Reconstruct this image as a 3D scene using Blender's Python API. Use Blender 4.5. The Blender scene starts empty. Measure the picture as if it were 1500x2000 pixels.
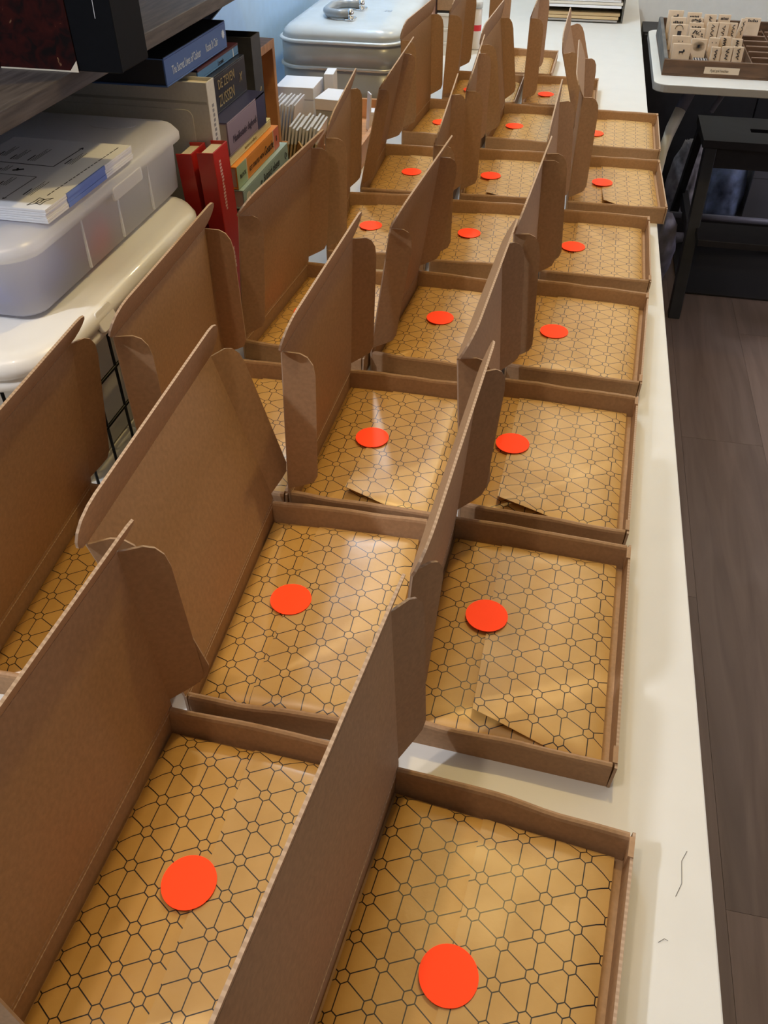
import bpy, bmesh, math, random
from mathutils import Vector, Matrix, noise
random.seed(7)
C = bpy.context.scene.collection
PI = math.pi
T = 0.7545          # height of the rim-plane datum above the floor; the table top lies at ZT below
ZT = -0.0045

# ------------------------------------------------------------------ camera, world, lamps, exposure
cam_d = bpy.data.cameras.new('camera')
cam_d.sensor_fit = 'VERTICAL'; cam_d.sensor_height = 24.0; cam_d.sensor_width = 18.0
cam_d.lens = 1617.16 / 2000 * 24.0
cam_d.clip_start = 0.02
cam = bpy.data.objects.new('camera', cam_d); C.objects.link(cam)
cam.location = (0, 0, T + 0.5799)
cam.rotation_euler = (math.radians(90 - 41.58), 0, math.radians(12.03))
bpy.context.scene.camera = cam

world = bpy.data.worlds.new('room_world'); bpy.context.scene.world = world
world.use_nodes = True
world.node_tree.nodes['Background'].inputs[0].default_value = (0.90, 0.85, 1.0, 1)
world.node_tree.nodes['Background'].inputs[1].default_value = 3.6

def lamp(name, loc, power, col, radius):
    d = bpy.data.lights.new(name, 'POINT'); d.energy = power; d.color = col; d.shadow_soft_size = radius
    o = bpy.data.objects.new(name, d); C.objects.link(o); o.location = (loc[0], loc[1], T + loc[2])
    return o
lamp('warm_ceiling_spot', (0.06, 1.05, 1.45), 21, (1.0, 0.73, 0.29), 0.030)
lamp('near_ceiling_spot', (-0.40, 0.14, 1.45), 12, (1.0, 0.81, 0.62), 0.030)
lamp('warm_back_spot', (0.12, 2.55, 1.45), 13, (1.0, 0.80, 0.44), 0.035)
lamp('cool_ceiling_spot', (-1.10, -0.27, 1.42), 54, (0.82, 0.87, 1.0), 0.035)
lamp('wall_side_spot', (-0.50, 2.35, 1.40), 34, (0.76, 0.87, 1.0), 0.04)
vs = bpy.context.scene.view_settings
vs.view_transform = 'Standard'; vs.look = 'None'; vs.exposure = 0.0; vs.gamma = 1.0; vs.use_curve_mapping = False

# ------------------------------------------------------------------ materials
def lin(h):
    r = []
    for i in (0, 2, 4):
        c = int(h[i:i+2], 16) / 255
        r.append(c / 12.92 if c <= 0.04045 else ((c + 0.055) / 1.055) ** 2.4)
    return (r[0], r[1], r[2], 1)
MATS = {}
def mat(name, col, rough=0.6, noise_amt=0.0, noise_scale=60, metal=0.0, bump=0.0, spec=0.5, stretch=None, trans=0.0, coat=0.0, alpha=1.0):
    if name in MATS: return MATS[name]
    m = bpy.data.materials.new(name); m.use_nodes = True
    nt = m.node_tree; b = nt.nodes['Principled BSDF']
    c = lin(col) if isinstance(col, str) else col
    b.inputs['Base Color'].default_value = c
    b.inputs['Roughness'].default_value = rough
    b.inputs['Metallic'].default_value = metal
    b.inputs['Specular IOR Level'].default_value = spec
    b.inputs['Transmission Weight'].default_value = trans
    b.inputs['Coat Weight'].default_value = coat
    b.inputs['Alpha'].default_value = alpha
    if noise_amt or bump:
        tc = nt.nodes.new('ShaderNodeTexCoord'); mp = nt.nodes.new('ShaderNodeMapping')
        nt.links.new(tc.outputs['Object'], mp.inputs['Vector'])
        if stretch: mp.inputs['Scale'].default_value = stretch
        n = nt.nodes.new('ShaderNodeTexNoise'); n.inputs['Scale'].default_value = noise_scale; n.inputs['Detail'].default_value = 5
        nt.links.new(mp.outputs['Vector'], n.inputs['Vector'])
        if noise_amt:
            r = nt.nodes.new('ShaderNodeValToRGB')
            r.color_ramp.elements[0].position = 0.3; r.color_ramp.elements[1].position = 0.7
            r.color_ramp.elements[0].color = tuple(x * (1 - noise_amt) for x in c[:3]) + (1,)
            r.color_ramp.elements[1].color = tuple(min(1, x * (1 + noise_amt)) for x in c[:3]) + (1,)
            nt.links.new(n.outputs['Fac'], r.inputs['Fac']); nt.links.new(r.outputs['Color'], b.inputs['Base Color'])
        if bump:
            bp = nt.nodes.new('ShaderNodeBump'); bp.inputs['Strength'].default_value = bump; bp.inputs['Distance'].default_value = 0.001
            nt.links.new(n.outputs['Fac'], bp.inputs['Height']); nt.links.new(bp.outputs['Normal'], b.inputs['Normal'])
    MATS[name] = m
    return m

card = mat('kraft_cardboard', (0.395, 0.236, 0.122, 1), 0.62, 0.10, 260, bump=0.12, spec=0.35)
card_edge = mat('cardboard_cut_edge', (0.52, 0.37, 0.24, 1), 0.8, 0.25, 500)
def fluted_edge(m):
    nt = m.node_tree; b = nt.nodes['Principled BSDF']; L = nt.links.new
    tc = nt.nodes.new('ShaderNodeTexCoord'); sp = nt.nodes.new('ShaderNodeSeparateXYZ'); L(tc.outputs['Object'], sp.inputs[0])
    a = nt.nodes.new('ShaderNodeMath'); a.operation = 'MULTIPLY'; a.inputs[1].default_value = 2 * PI / 0.0042; L(sp.outputs['Y'], a.inputs[0])
    si = nt.nodes.new('ShaderNodeMath'); si.operation = 'SINE'; L(a.outputs[0], si.inputs[0])
    mr = nt.nodes.new('ShaderNodeMapRange'); mr.inputs[1].default_value = -0.3; mr.inputs[2].default_value = 0.5; L(si.outputs[0], mr.inputs[0])
    mx = nt.nodes.new('ShaderNodeMix'); mx.data_type = 'RGBA'; L(mr.outputs[0], mx.inputs[0]); mx.inputs[6].default_value = (0.40, 0.27, 0.17, 1); mx.inputs[7].default_value = (0.50, 0.35, 0.23, 1)
    L(mx.outputs[2], b.inputs['Base Color'])
fluted_edge(card_edge)
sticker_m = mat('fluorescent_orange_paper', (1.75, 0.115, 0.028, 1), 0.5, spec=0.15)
white_top = mat('white_laminate', (0.72, 0.70, 0.64, 1), 0.38, 0.02, 20, spec=0.4)
white_edge = mat('white_edge_band', (0.86, 0.86, 0.84, 1), 0.35)
black_m = mat('black_paint', (0.012, 0.011, 0.012, 1), 0.5, 0.3, 30)
black_metal = mat('black_wire_metal', (0.010, 0.010, 0.010, 1), 0.4, metal=0.6)
dark_mat = mat('dark_rubber', (0.010, 0.008, 0.007, 1), 0.8, 0.2, 200)
bin_m = mat('cream_plastic', (0.80, 0.78, 0.72, 1), 0.35, coat=0.2)
paper_w = mat('white_paper', (0.82, 0.82, 0.82, 1), 0.7)
paper_c = mat('cream_paper', (0.78, 0.70, 0.54, 1), 0.75, 0.05, 300, stretch=(1, 1, 12))
ink = mat('black_ink', (0.015, 0.015, 0.02, 1), 0.6)
wood_o = mat('orange_pine', (0.60, 0.30, 0.13, 1), 0.5, 0.22, 18, stretch=(1, 6, 1))
wood_d = mat('dark_stained_oak', (0.075, 0.062, 0.055, 1), 0.5, 0.45, 26, bump=0.35, stretch=(7, 0.7, 9))
wood_b = mat('brown_stained_wood', (0.115, 0.060, 0.030, 1), 0.5, 0.4, 14, stretch=(1, 5, 5))
wood_l = mat('bare_light_wood', (0.66, 0.50, 0.34, 1), 0.65, 0.10, 30)
steel = mat('grey_enamelled_metal', (0.42, 0.43, 0.43, 1), 0.32, 0.08, 14, metal=0.1, coat=0.3)
chrome = mat('chrome', (0.8, 0.8, 0.8, 1), 0.15, metal=1.0)

def frosted():
    m = bpy.data.materials.new('frosted_polypropylene'); m.use_nodes = True
    nt = m.node_tree; nt.nodes.remove(nt.nodes['Principled BSDF'])
    out = nt.nodes['Material Output']
    d = nt.nodes.new('ShaderNodeBsdfDiffuse'); d.inputs[0].default_value = (0.93, 0.93, 0.94, 1)
    tl = nt.nodes.new('ShaderNodeBsdfTranslucent'); tl.inputs[0].default_value = (0.97, 0.97, 0.97, 1)
    rf = nt.nodes.new('ShaderNodeBsdfRefraction'); rf.inputs['Roughness'].default_value = 0.38; rf.inputs['IOR'].default_value = 1.02
    rf.inputs[0].default_value = (0.97, 0.97, 0.97, 1)
    gl = nt.nodes.new('ShaderNodeBsdfGlossy'); gl.inputs['Roughness'].default_value = 0.3
    m1 = nt.nodes.new('ShaderNodeMixShader'); m1.inputs[0].default_value = 0.62
    m2 = nt.nodes.new('ShaderNodeMixShader'); m2.inputs[0].default_value = 0.16
    m3 = nt.nodes.new('ShaderNodeMixShader'); m3.inputs[0].default_value = 0.05
    L = nt.links.new
    L(d.outputs[0], m1.inputs[1]); L(tl.outputs[0], m1.inputs[2])
    L(m1.outputs[0], m2.inputs[1]); L(rf.outputs[0], m2.inputs[2])
    L(m2.outputs[0], m3.inputs[1]); L(gl.outputs[0], m3.inputs[2])
    L(m3.outputs[0], out.inputs['Surface'])
    return m
frost = frosted()

def pattern_paper(name, c0, c1):
    """kraft gift paper printed with thin lines: small hexagons on a triangular lattice, their corners joined (metres from the UV map)"""
    m = bpy.data.materials.new(name); m.use_nodes = True
    nt = m.node_tree; b = nt.nodes['Principled BSDF']; L = nt.links.new
    uv = nt.nodes.new('ShaderNodeUVMap'); uv.uv_map = 'UVMap'
    sep = nt.nodes.new('ShaderNodeSeparateXYZ'); L(uv.outputs[0], sep.inputs[0])
    def mth(op, a, bb=None, cc=None):
        n = nt.nodes.new('ShaderNodeMath'); n.operation = op
        for i, s in enumerate((a, bb, cc)):
            if s is None: continue
            if isinstance(s, (int, float)): n.inputs[i].default_value = s
            else: L(s, n.inputs[i])
        return n.outputs[0]
    a = 0.0256; h = a * math.sqrt(3) / 2; ap = 0.0041; t = 0.00040
    x, y = sep.outputs['X'], sep.outputs['Y']
    ys = mth('MULTIPLY', y, math.sqrt(3) / 2)
    us = [x, mth('MULTIPLY_ADD', x, -0.5, ys), mth('MULTIPLY_ADD', x, 0.5, ys)]
    ds = [mth('PINGPONG', u, h / 2 * 1.0) for u in us]
    # ping-pong folds at h/2: distance to the nearest multiple of h
    mx = mth('MAXIMUM', mth('MAXIMUM', ds[0], ds[1]), ds[2])
    mn = mth('MINIMUM', mth('MINIMUM', ds[0], ds[1]), ds[2])
    hexl = mth('LESS_THAN', mth('ABSOLUTE', mth('SUBTRACT', mx, ap)), t)
    link = mth('MULTIPLY', mth('LESS_THAN', mn, t), mth('GREATER_THAN', mx, ap))
    lines = mth('MAXIMUM', hexl, link)
    tc = nt.nodes.new('ShaderNodeTexCoord')
    n1 = nt.nodes.new('ShaderNodeTexNoise'); n1.inputs['Scale'].default_value = 30; n1.inputs['Detail'].default_value = 4
    L(tc.outputs['Object'], n1.inputs['Vector'])
    rp = nt.nodes.new('ShaderNodeValToRGB')
    rp.color_ramp.elements[0].color = c0; rp.color_ramp.elements[1].color = c1
    rp.color_ramp.elements[0].position = 0.3; rp.color_ramp.elements[1].position = 0.7
    L(n1.outputs['Fac'], rp.inputs['Fac'])
    mix = nt.nodes.new('ShaderNodeMix'); mix.data_type = 'RGBA'
    L(lines, mix.inputs[0]); L(rp.outputs[0], mix.inputs[6]); mix.inputs[7].default_value = (0.012, 0.010, 0.014, 1)
    L(mix.outputs[2], b.inputs['Base Color'])
    b.inputs['Coat Weight'].default_value = 0.3; b.inputs['Coat Roughness'].default_value = 0.26
    b.inputs['Roughness'].default_value = 0.40; b.inputs['Specular IOR Level'].default_value = 0.45
    n2 = nt.nodes.new('ShaderNodeTexNoise'); n2.inputs['Scale'].default_value = 45; n2.inputs['Detail'].default_value = 6
    L(tc.outputs['Object'], n2.inputs['Vector'])
    bp = nt.nodes.new('ShaderNodeBump'); bp.inputs['Strength'].default_value = 0.35; bp.inputs['Distance'].default_value = 0.002
    L(n2.outputs['Fac'], bp.inputs['Height']); L(bp.outputs[0], b.inputs['Normal'])
    return m
gift = pattern_paper('printed_kraft_paper', (0.58, 0.325, 0.080, 1), (0.67, 0.390, 0.110, 1))
gift_double = pattern_paper('printed_kraft_paper_doubled', (0.575, 0.340, 0.105, 1), (0.665, 0.405, 0.140, 1))   # two layers of the thin paper: paler

# ------------------------------------------------------------------ helpers
class MB:
    def __init__(s): s.v = []; s.f = []; s.m = []; s.sm = []
    def add(s, vs_, fs, mi=0, smooth=False):
        o = len(s.v); s.v += [tuple(p) for p in vs_]
        for i, f in enumerate(fs):
            s.f.append([o + k for k in f]); s.m.append(mi[i] if isinstance(mi, list) else mi); s.sm.append(smooth)
        return s
    def box(s, x0, x1, y0, y1, z0, z1, mi=0, M=None):
        p = [(x0, y0, z0), (x1, y0, z0), (x1, y1, z0), (x0, y1, z0), (x0, y0, z1), (x1, y0, z1), (x1, y1, z1), (x0, y1, z1)]
        if M is not None: p = [M @ Vector(q) for q in p]
        return s.add(p, [(3, 2, 1, 0), (4, 5, 6, 7), (0, 1, 5, 4), (1, 2, 6, 5), (2, 3, 7, 6), (3, 0, 4, 7)], mi)
    def plate(s, outline, t, origin, u, v, mi=0, edge=0):
        u = Vector(u).normalized(); v = Vector(v).normalized(); n = u.cross(v); o = Vector(origin); k = len(outline)
        pts = [o + u * a + v * b + n * t / 2 for a, b in outline] + [o + u * a + v * b - n * t / 2 for a, b in outline]
        fs = [tuple(range(k)), tuple(reversed(range(k, 2 * k)))] + [(i, i + k, (i + 1) % k + k, (i + 1) % k) for i in range(k)]
        return s.add(pts, fs, [mi, mi] + [edge] * k)
    def tube(s, pts, r, n=8, mi=0):
        pts = [Vector(p) for p in pts]; vs_ = []; fs = []
        for i, p in enumerate(pts):
            d = (pts[min(i + 1, len(pts) - 1)] - pts[max(i - 1, 0)]).normalized()
            a = d.orthogonal().normalized() if abs(d.z) > .95 else d.cross(Vector((0, 0, 1))).normalized(); b = d.cross(a)
            for k in range(n): vs_.append(p + (a * math.cos(2*PI*k/n) + b * math.sin(2*PI*k/n)) * (r[i] if isinstance(r, list) else r))
        for i in range(len(pts) - 1):
            for k in range(n): fs.append((i*n+k, i*n+(k+1) % n, (i+1)*n+(k+1) % n, (i+1)*n+k))
        fs += [tuple(reversed(range(n))), tuple(range((len(pts)-1)*n, len(pts)*n))]
        return s.add(vs_, fs, mi, True)
    def prism(s, outline, z0, z1, mi=0, edge=None, smooth=False):
        k = len(outline)
        pts = [(a, b, z0) for a, b in outline] + [(a, b, z1) for a, b in outline]
        e = mi if edge is None else edge
        s.add(pts, [tuple(reversed(range(k))), tuple(range(k, 2*k))] + [(i, (i+1) % k, (i+1) % k + k, i + k) for i in range(k)], [mi, mi] + [e]*k)
        return s
    def loft(s, rings, mi=0, cap=True, smooth=True):
        k = len(rings[0]); pts = [p for r in rings for p in r]; fs = []
        for j in range(len(rings)-1):
            for i in range(k): fs.append((j*k+i, j*k+(i+1) % k, (j+1)*k+(i+1) % k, (j+1)*k+i))
        if cap: fs += [tuple(reversed(range(k))), tuple(range((len(rings)-1)*k, len(rings)*k))]
        return s.add(pts, fs, mi, smooth)
    def mesh(s, name, mats):
        me = bpy.data.meshes.new(name); me.from_pydata(s.v, [], s.f)
        for m in (mats if isinstance(mats, (list, tuple)) else [mats]): me.materials.append(m)
        me.polygons.foreach_set('material_index', s.m); me.polygons.foreach_set('use_smooth', s.sm)
        me.update()
        return me
    def obj(s, name, mats, parent=None, bevel=0.0, loc=None, seg=2, rot=None):
        o = bpy.data.objects.new(name, s.mesh(name, mats)); C.objects.link(o)
        if parent: o.parent = parent
        if loc: o.location = loc
        if rot: o.rotation_euler = rot
        if bevel:
            b = o.modifiers.new('bevel', 'BEVEL'); b.width = bevel; b.segments = seg; b.limit_method = 'ANGLE'; b.angle_limit = 0.6
        return o
def tag(o, label=None, cat=None, group=None, kind=None):
    if label: o['label'] = label
    if cat: o['category'] = cat
    if group: o['group'] = group
    if kind: o['kind'] = kind
    return o
def thing(name, label, cat, loc, rz=0.0, group=None, rot=None):
    o = bpy.data.objects.new(name, None); o.empty_display_size = 0.05; C.objects.link(o)
    o.location = (loc[0], loc[1], T + loc[2]); o.rotation_euler = rot if rot else (0, 0, rz)
    return tag(o, label, cat, group)
def rrect(x0, x1, y0, y1, r, n=5):
    rs = r if isinstance(r, (list, tuple)) else [r]*4; out = []
    for (cx, cy, a0), q in zip(((x0, y0, PI), (x1, y0, 1.5*PI), (x1, y1, 0), (x0, y1, .5*PI)), rs):
        sx = 1 if cx == x0 else -1; sy = 1 if cy == y0 else -1
        if q <= 0: out.append((cx, cy)); continue
        for k in range(n+1):
            a = a0 + k/n*PI/2; out.append((cx + sx*q + q*math.cos(a), cy + sy*q + q*math.sin(a)))
    return out
def text(body, size, parent, loc, rot, m, name='lettering', align='LEFT', sx=1.0, shear=0.0, label=None):
    cu = bpy.data.curves.new(name, 'FONT'); cu.body = body; cu.size = size; cu.align_x = align; cu.extrude = 0.00012; cu.shear = shear
    cu.resolution_u = 2
    tmp = bpy.data.objects.new('tmp_text', cu); C.objects.link(tmp)
    dg = bpy.context.evaluated_depsgraph_get(); me = bpy.data.meshes.new_from_object(tmp.evaluated_get(dg))
    bpy.data.objects.remove(tmp); me.materials.clear(); me.materials.append(m); me.name = name
    o = bpy.data.objects.new(name, me); C.objects.link(o); o.parent = parent; o.location = loc; o.rotation_euler = rot; o.scale = (sx, 1, 1)
    if label: o['label'] = label
    return o
SIDE = (PI/2, 0, PI/2)       # lettering on a face that looks towards +x, reading along +y
FRONT = (PI/2, 0, 0)         # lettering on a face that looks towards -y

# ------------------------------------------------------------------ room shell
wall_m = mat('cream_wall_paint', (0.74, 0.72, 0.64, 1), 0.85, 0.03, 40)
blue_m = mat('pale_blue_wall_paint', (0.43, 0.66, 0.95, 1), 0.8, 0.03, 40)
ceil_m = mat('white_ceiling_paint', (0.45, 0.44, 0.42, 1), 0.9, 0.02, 30)
FZ = -T
def wall(name, m, *b):
    o = MB().box(*b).obj(name, m); o.location.z = T; tag(o, kind='structure'); return o
floor = MB().box(-2.4, 2.6, -2.0, 3.7, FZ - 0.10, FZ - 0.006).obj('floor', mat('floor_underlay', (0.03, 0.025, 0.02, 1), 0.9)); floor.location.z = T; tag(floor, kind='structure')
wall('wall_left', blue_m, -0.82, -0.72, 0.50, 3.6, FZ, 1.75)
wall('wall_left_return', wall_m, -2.4, -0.82, 0.50, 0.60, FZ, 1.75)
wall('wall_far_left', mat('dusky_wall_paint', (0.22, 0.20, 0.18, 1), 0.9), -2.5, -2.4, -2.0, 0.6, FZ, 1.75)
wall('wall_back', wall_m, -0.82, 2.7, 3.6, 3.7, FZ, 1.75)
drk = mat('dusky_wall_paint', (0.22, 0.20, 0.18, 1), 0.9)
wall('wall_right', drk, 2.6, 2.7, -2.0, 1.5, FZ, 1.75)
wall('wall_right_far', drk, 2.6, 2.7, 3.4, 3.6, FZ, 1.75)
wall('wall_right_sill', drk, 2.6, 2.7, 1.5, 3.4, FZ, 0.10)
wall('wall_right_lintel', drk, 2.6, 2.7, 1.5, 3.4, 1.45, 1.75)
win = MB().box(2.62, 2.66, 1.5, 1.56, 0.10, 1.45).box(2.62, 2.66, 3.34, 3.4, 0.10, 1.45).box(2.62, 2.66, 1.56, 3.34, 0.10, 0.16).box(2.62, 2.66, 1.56, 3.34, 1.39, 1.45).box(2.62, 2.66, 2.43, 2.47, 0.16, 1.39).obj('window_1', white_edge); win.location.z = T; tag(win, kind='structure')
wall('wall_front', MATS['dusky_wall_paint'], -2.5, 2.7, -2.1, -2.0, FZ, 1.75)
wall('ceiling', ceil_m, -2.5, 2.7, -2.1, 3.7, 1.75, 1.85)
# laminate planks: each one a part of the floor
def plank_mat():
    m = bpy.data.materials.new('brown_grey_laminate'); m.use_nodes = True; nt = m.node_tree; b = nt.nodes['Principled BSDF']; L = nt.links.new
    tc = nt.nodes.new('ShaderNodeTexCoord'); oi = nt.nodes.new('ShaderNodeObjectInfo'); ad = nt.nodes.new('ShaderNodeVectorMath'); ad.operation = 'ADD'
    sc = nt.nodes.new('ShaderNodeVectorMath'); sc.operation = 'SCALE'; sc.inputs['Scale'].default_value = 7.0
    cx = nt.nodes.new('ShaderNodeCombineXYZ')
    for i in range(3): L(oi.outputs['Random'], cx.inputs[i])
    L(cx.outputs[0], sc.inputs[0]); L(tc.outputs['Object'], ad.inputs[0]); L(sc.outputs[0], ad.inputs[1])
    mp = nt.nodes.new('ShaderNodeMapping'); mp.inputs['Scale'].default_value = (14, 1.0, 1); L(ad.outputs[0], mp.inputs['Vector'])
    n = nt.nodes.new('ShaderNodeTexNoise'); n.inputs['Scale'].default_value = 2.2; n.inputs['Detail'].default_value = 8; n.inputs['Distortion'].default_value = 0.9
    L(mp.outputs[0], n.inputs['Vector'])
    r = nt.nodes.new('ShaderNodeValToRGB'); r.color_ramp.elements[0].position = 0.30; r.color_ramp.elements[1].position = 0.72
    r.color_ramp.elements[0].color = (0.155, 0.105, 0.080, 1); r.color_ramp.elements[1].color = (0.225, 0.160, 0.128, 1)
    L(n.outputs['Fac'], r.inputs['Fac'])
    hs = nt.nodes.new('ShaderNodeHueSaturation'); L(r.outputs[0], hs.inputs['Color'])
    mr = nt.nodes.new('ShaderNodeMapRange'); mr.inputs[3].default_value = 0.82; mr.inputs[4].default_value = 1.15; L(oi.outputs['Random'], mr.inputs[0]); L(mr.outputs[0], hs.inputs['Value'])
    L(hs.outputs[0], b.inputs['Base Color']); b.inputs['Roughness'].default_value = 0.45
    return m
pm = plank_mat()
pw, plen = 0.21, 1.28
pme = MB().box(0.0003, pw - 0.0003, 0.0003, plen - 0.0003, -0.006, 0.0).mesh('plank', pm)
for i in range(-5, 11):
    off = ((i * 0.47) % 1.0) * plen
    if i == 1: off = 0.61 - 0.0
    k = 0; y = -1.9 + (off % plen) - plen
    while y < 3.6:
        if -0.65 + 0 <= 0.41 + pw * i + pw and 0.41 + pw * i < 2.45:
            o = bpy.data.objects.new('plank', pme); C.objects.link(o); o.parent = floor; o.location = (0.41 + pw * i, y, FZ); o['kind'] = 'structure'
        y += plen

# ------------------------------------------------------------------ white work table
tb = thing('work_table', 'long white work table covered with open kraft mailer boxes', 'table', (0, 0, 0))
MB().box(-0.715, 0.172, -0.9, 3.56, ZT - 0.030, ZT).obj('tabletop', [white_top], tb, bevel=0.0015)
for lx in (-0.66, 0.06):
    for ly in (-0.8, 1.33, 3.46): MB().box(lx, lx + 0.04, ly, ly + 0.04, FZ, ZT - 0.0305).obj('leg', white_edge, tb, bevel=0.003)
hair = mat('dark_fibre', (0.05, 0.04, 0.04, 1), 0.8)
for nm, pts in (('fine dark hair curled on the bare table edge, lower of the two', [(0.146, 0.291, 0), (0.1505, 0.301, .0006), (0.1515, 0.318, 0), (0.1555, 0.326, .0006)]),
                ('short dark lint fleck near the table edge beside the front box', [(0.133, 0.257, 0), (0.137, 0.260, .0008), (0.1395, 0.2595, 0)])):
    o = MB().tube([(a, b_, T + ZT + 0.0004 + c_) for a, b_, c_ in pts], 0.00016, 5).obj('hair', hair); tag(o, nm, 'hair')

# ------------------------------------------------------------------ mailer boxes and wrapped parcels
D = 0.25; H = 0.0235 - ZT; LID = 0.1686; TH = 0.0022
def lobe_outline(d):
    half = [(0.004, 0.0), (-0.006, 0.0015), (-0.0120, 0.007), (-0.0140, 0.014), (-0.0125, 0.022), (-0.007, 0.029), (0.003, 0.0335), (0.014, 0.035)]
    return [(a, b) for a, b in reversed(half)][::-1] + [(d - a, b) for a, b in reversed(half)]
def mailer(key, x, y, rz, tilt, W, tuck, aback, afront, label):
    rnd = random.Random(key)
    t = thing('mailer_box', label, 'box', (x, y, ZT), rz, 'open kraft mailer boxes')
    cm = [card, card_edge]
    MB().box(0.0, W, 0.001, D - 0.001, 0.0003, 0.0025).obj('tray_floor', cm, t)
    MB().plate([(0, 0), (D, 0), (D, H), (0, H)], TH, (0, 0, 0.0), (0, 1, 0), (0, 0, 1), 0, 1).obj('hinge_wall', cm, t)
    # double rolled end walls with a rounded top and a slight waviness
    for yy, s in ((0.0, 1), (D, -1)):
        m = MB(); w = 0.0062; prof = [(0, 0.0), (0.0100, 0.0), (w, H - 0.003), (w*0.82, H - 0.0008), (w*0.5, H), (w*0.18, H - 0.0008), (0, H - 0.003)]
        rings = []; n = 14
        for i in range(n + 1):
            f = i / n; wob = 0.0016 * math.sin(f * PI) * (0.6 + 0.8 * noise.noise((f * 3, hash(key) % 97, yy * 9))) + 0.0007 * math.sin(f * 9 + len(key) + x * 40)
            dz = 0.0010 * noise.noise((f * 5 + 3, hash(key) % 31, yy * 5))
            r = [(0.0014 + f * (W - 0.0028), yy + s * (a - wob * (b / H)), b + dz * b / H) for a, b in prof]
            rings.append(r if s < 0 else r[::-1])
        m.loft(rings, 0, True, False).obj('end_wall', cm, t)
    m = MB().plate([(-0.0005, 0), (D + 0.0005, 0), (D + 0.0005, H - 0.001), (0, H - 0.001)], TH, (W, 0, 0), (0, 1, 0), (0.05, 0, 1), 0, 1)
    m.obj('front_wall', cm, t)
    for yy in (0.004, D - 0.019): MB().box(W - 0.0016, W + 0.0022, yy, yy + 0.015, H*0.35, H + 0.0004).obj('locking_tab', cm, t)
    # lid with two side flaps and a tuck flap
    vdir = Vector((-math.sin(tilt), 0, math.cos(tilt))); u = Vector((0, 1, 0)); n = u.cross(vdir)
    o0 = Vector((0, 0, H)) + vdir * 0.0008
    lid = MB(); N = 8
    bow = 0.0012 * (rnd.random() - 0.3)
    lid.plate([(0, 0), (D, 0), (D, LID), (0, LID)], TH, o0, u, vdir, 0, 1)
    lo = lid.obj('lid', cm, t)
    for yy, s, al in ((D, 1, aback), (0.0, -1, afront)):
        d = n * math.cos(al) + u * s * math.sin(al)
        w = 0.031 + 0.002 * (rnd.random() - .5)
        ol = [(0.0, 0.006), (w - 0.012, 0.012), (w - 0.004, 0.0155), (w, 0.024), (w, LID - 0.026), (w - 0.002, LID - 0.014), (w - 0.007, LID - 0.006), (w - 0.014, LID - 0.002), (0.0, LID - 0.0005)]
        MB().plate(ol, TH * 0.9, o0 + u * yy, d, vdir, 0, 1).obj('side_flap', cm, lo)
    dv = vdir * math.cos(tuck) + n * math.sin(tuck)
    MB().plate(lobe_outline(D), TH * 0.9, o0 + vdir * (LID + 0.0006), u, dv, 0, 1).obj('tuck_flap', cm, lo)
    # crease lines scored beside the hinge
    MB().box(-0.0011, -0.0004, 0.002, D - 0.002, -0.0002, 0.0008, 0).obj('crease', [card_edge], lo, loc=(TH*0.9, 0, H - 0.004))
    return t

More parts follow.
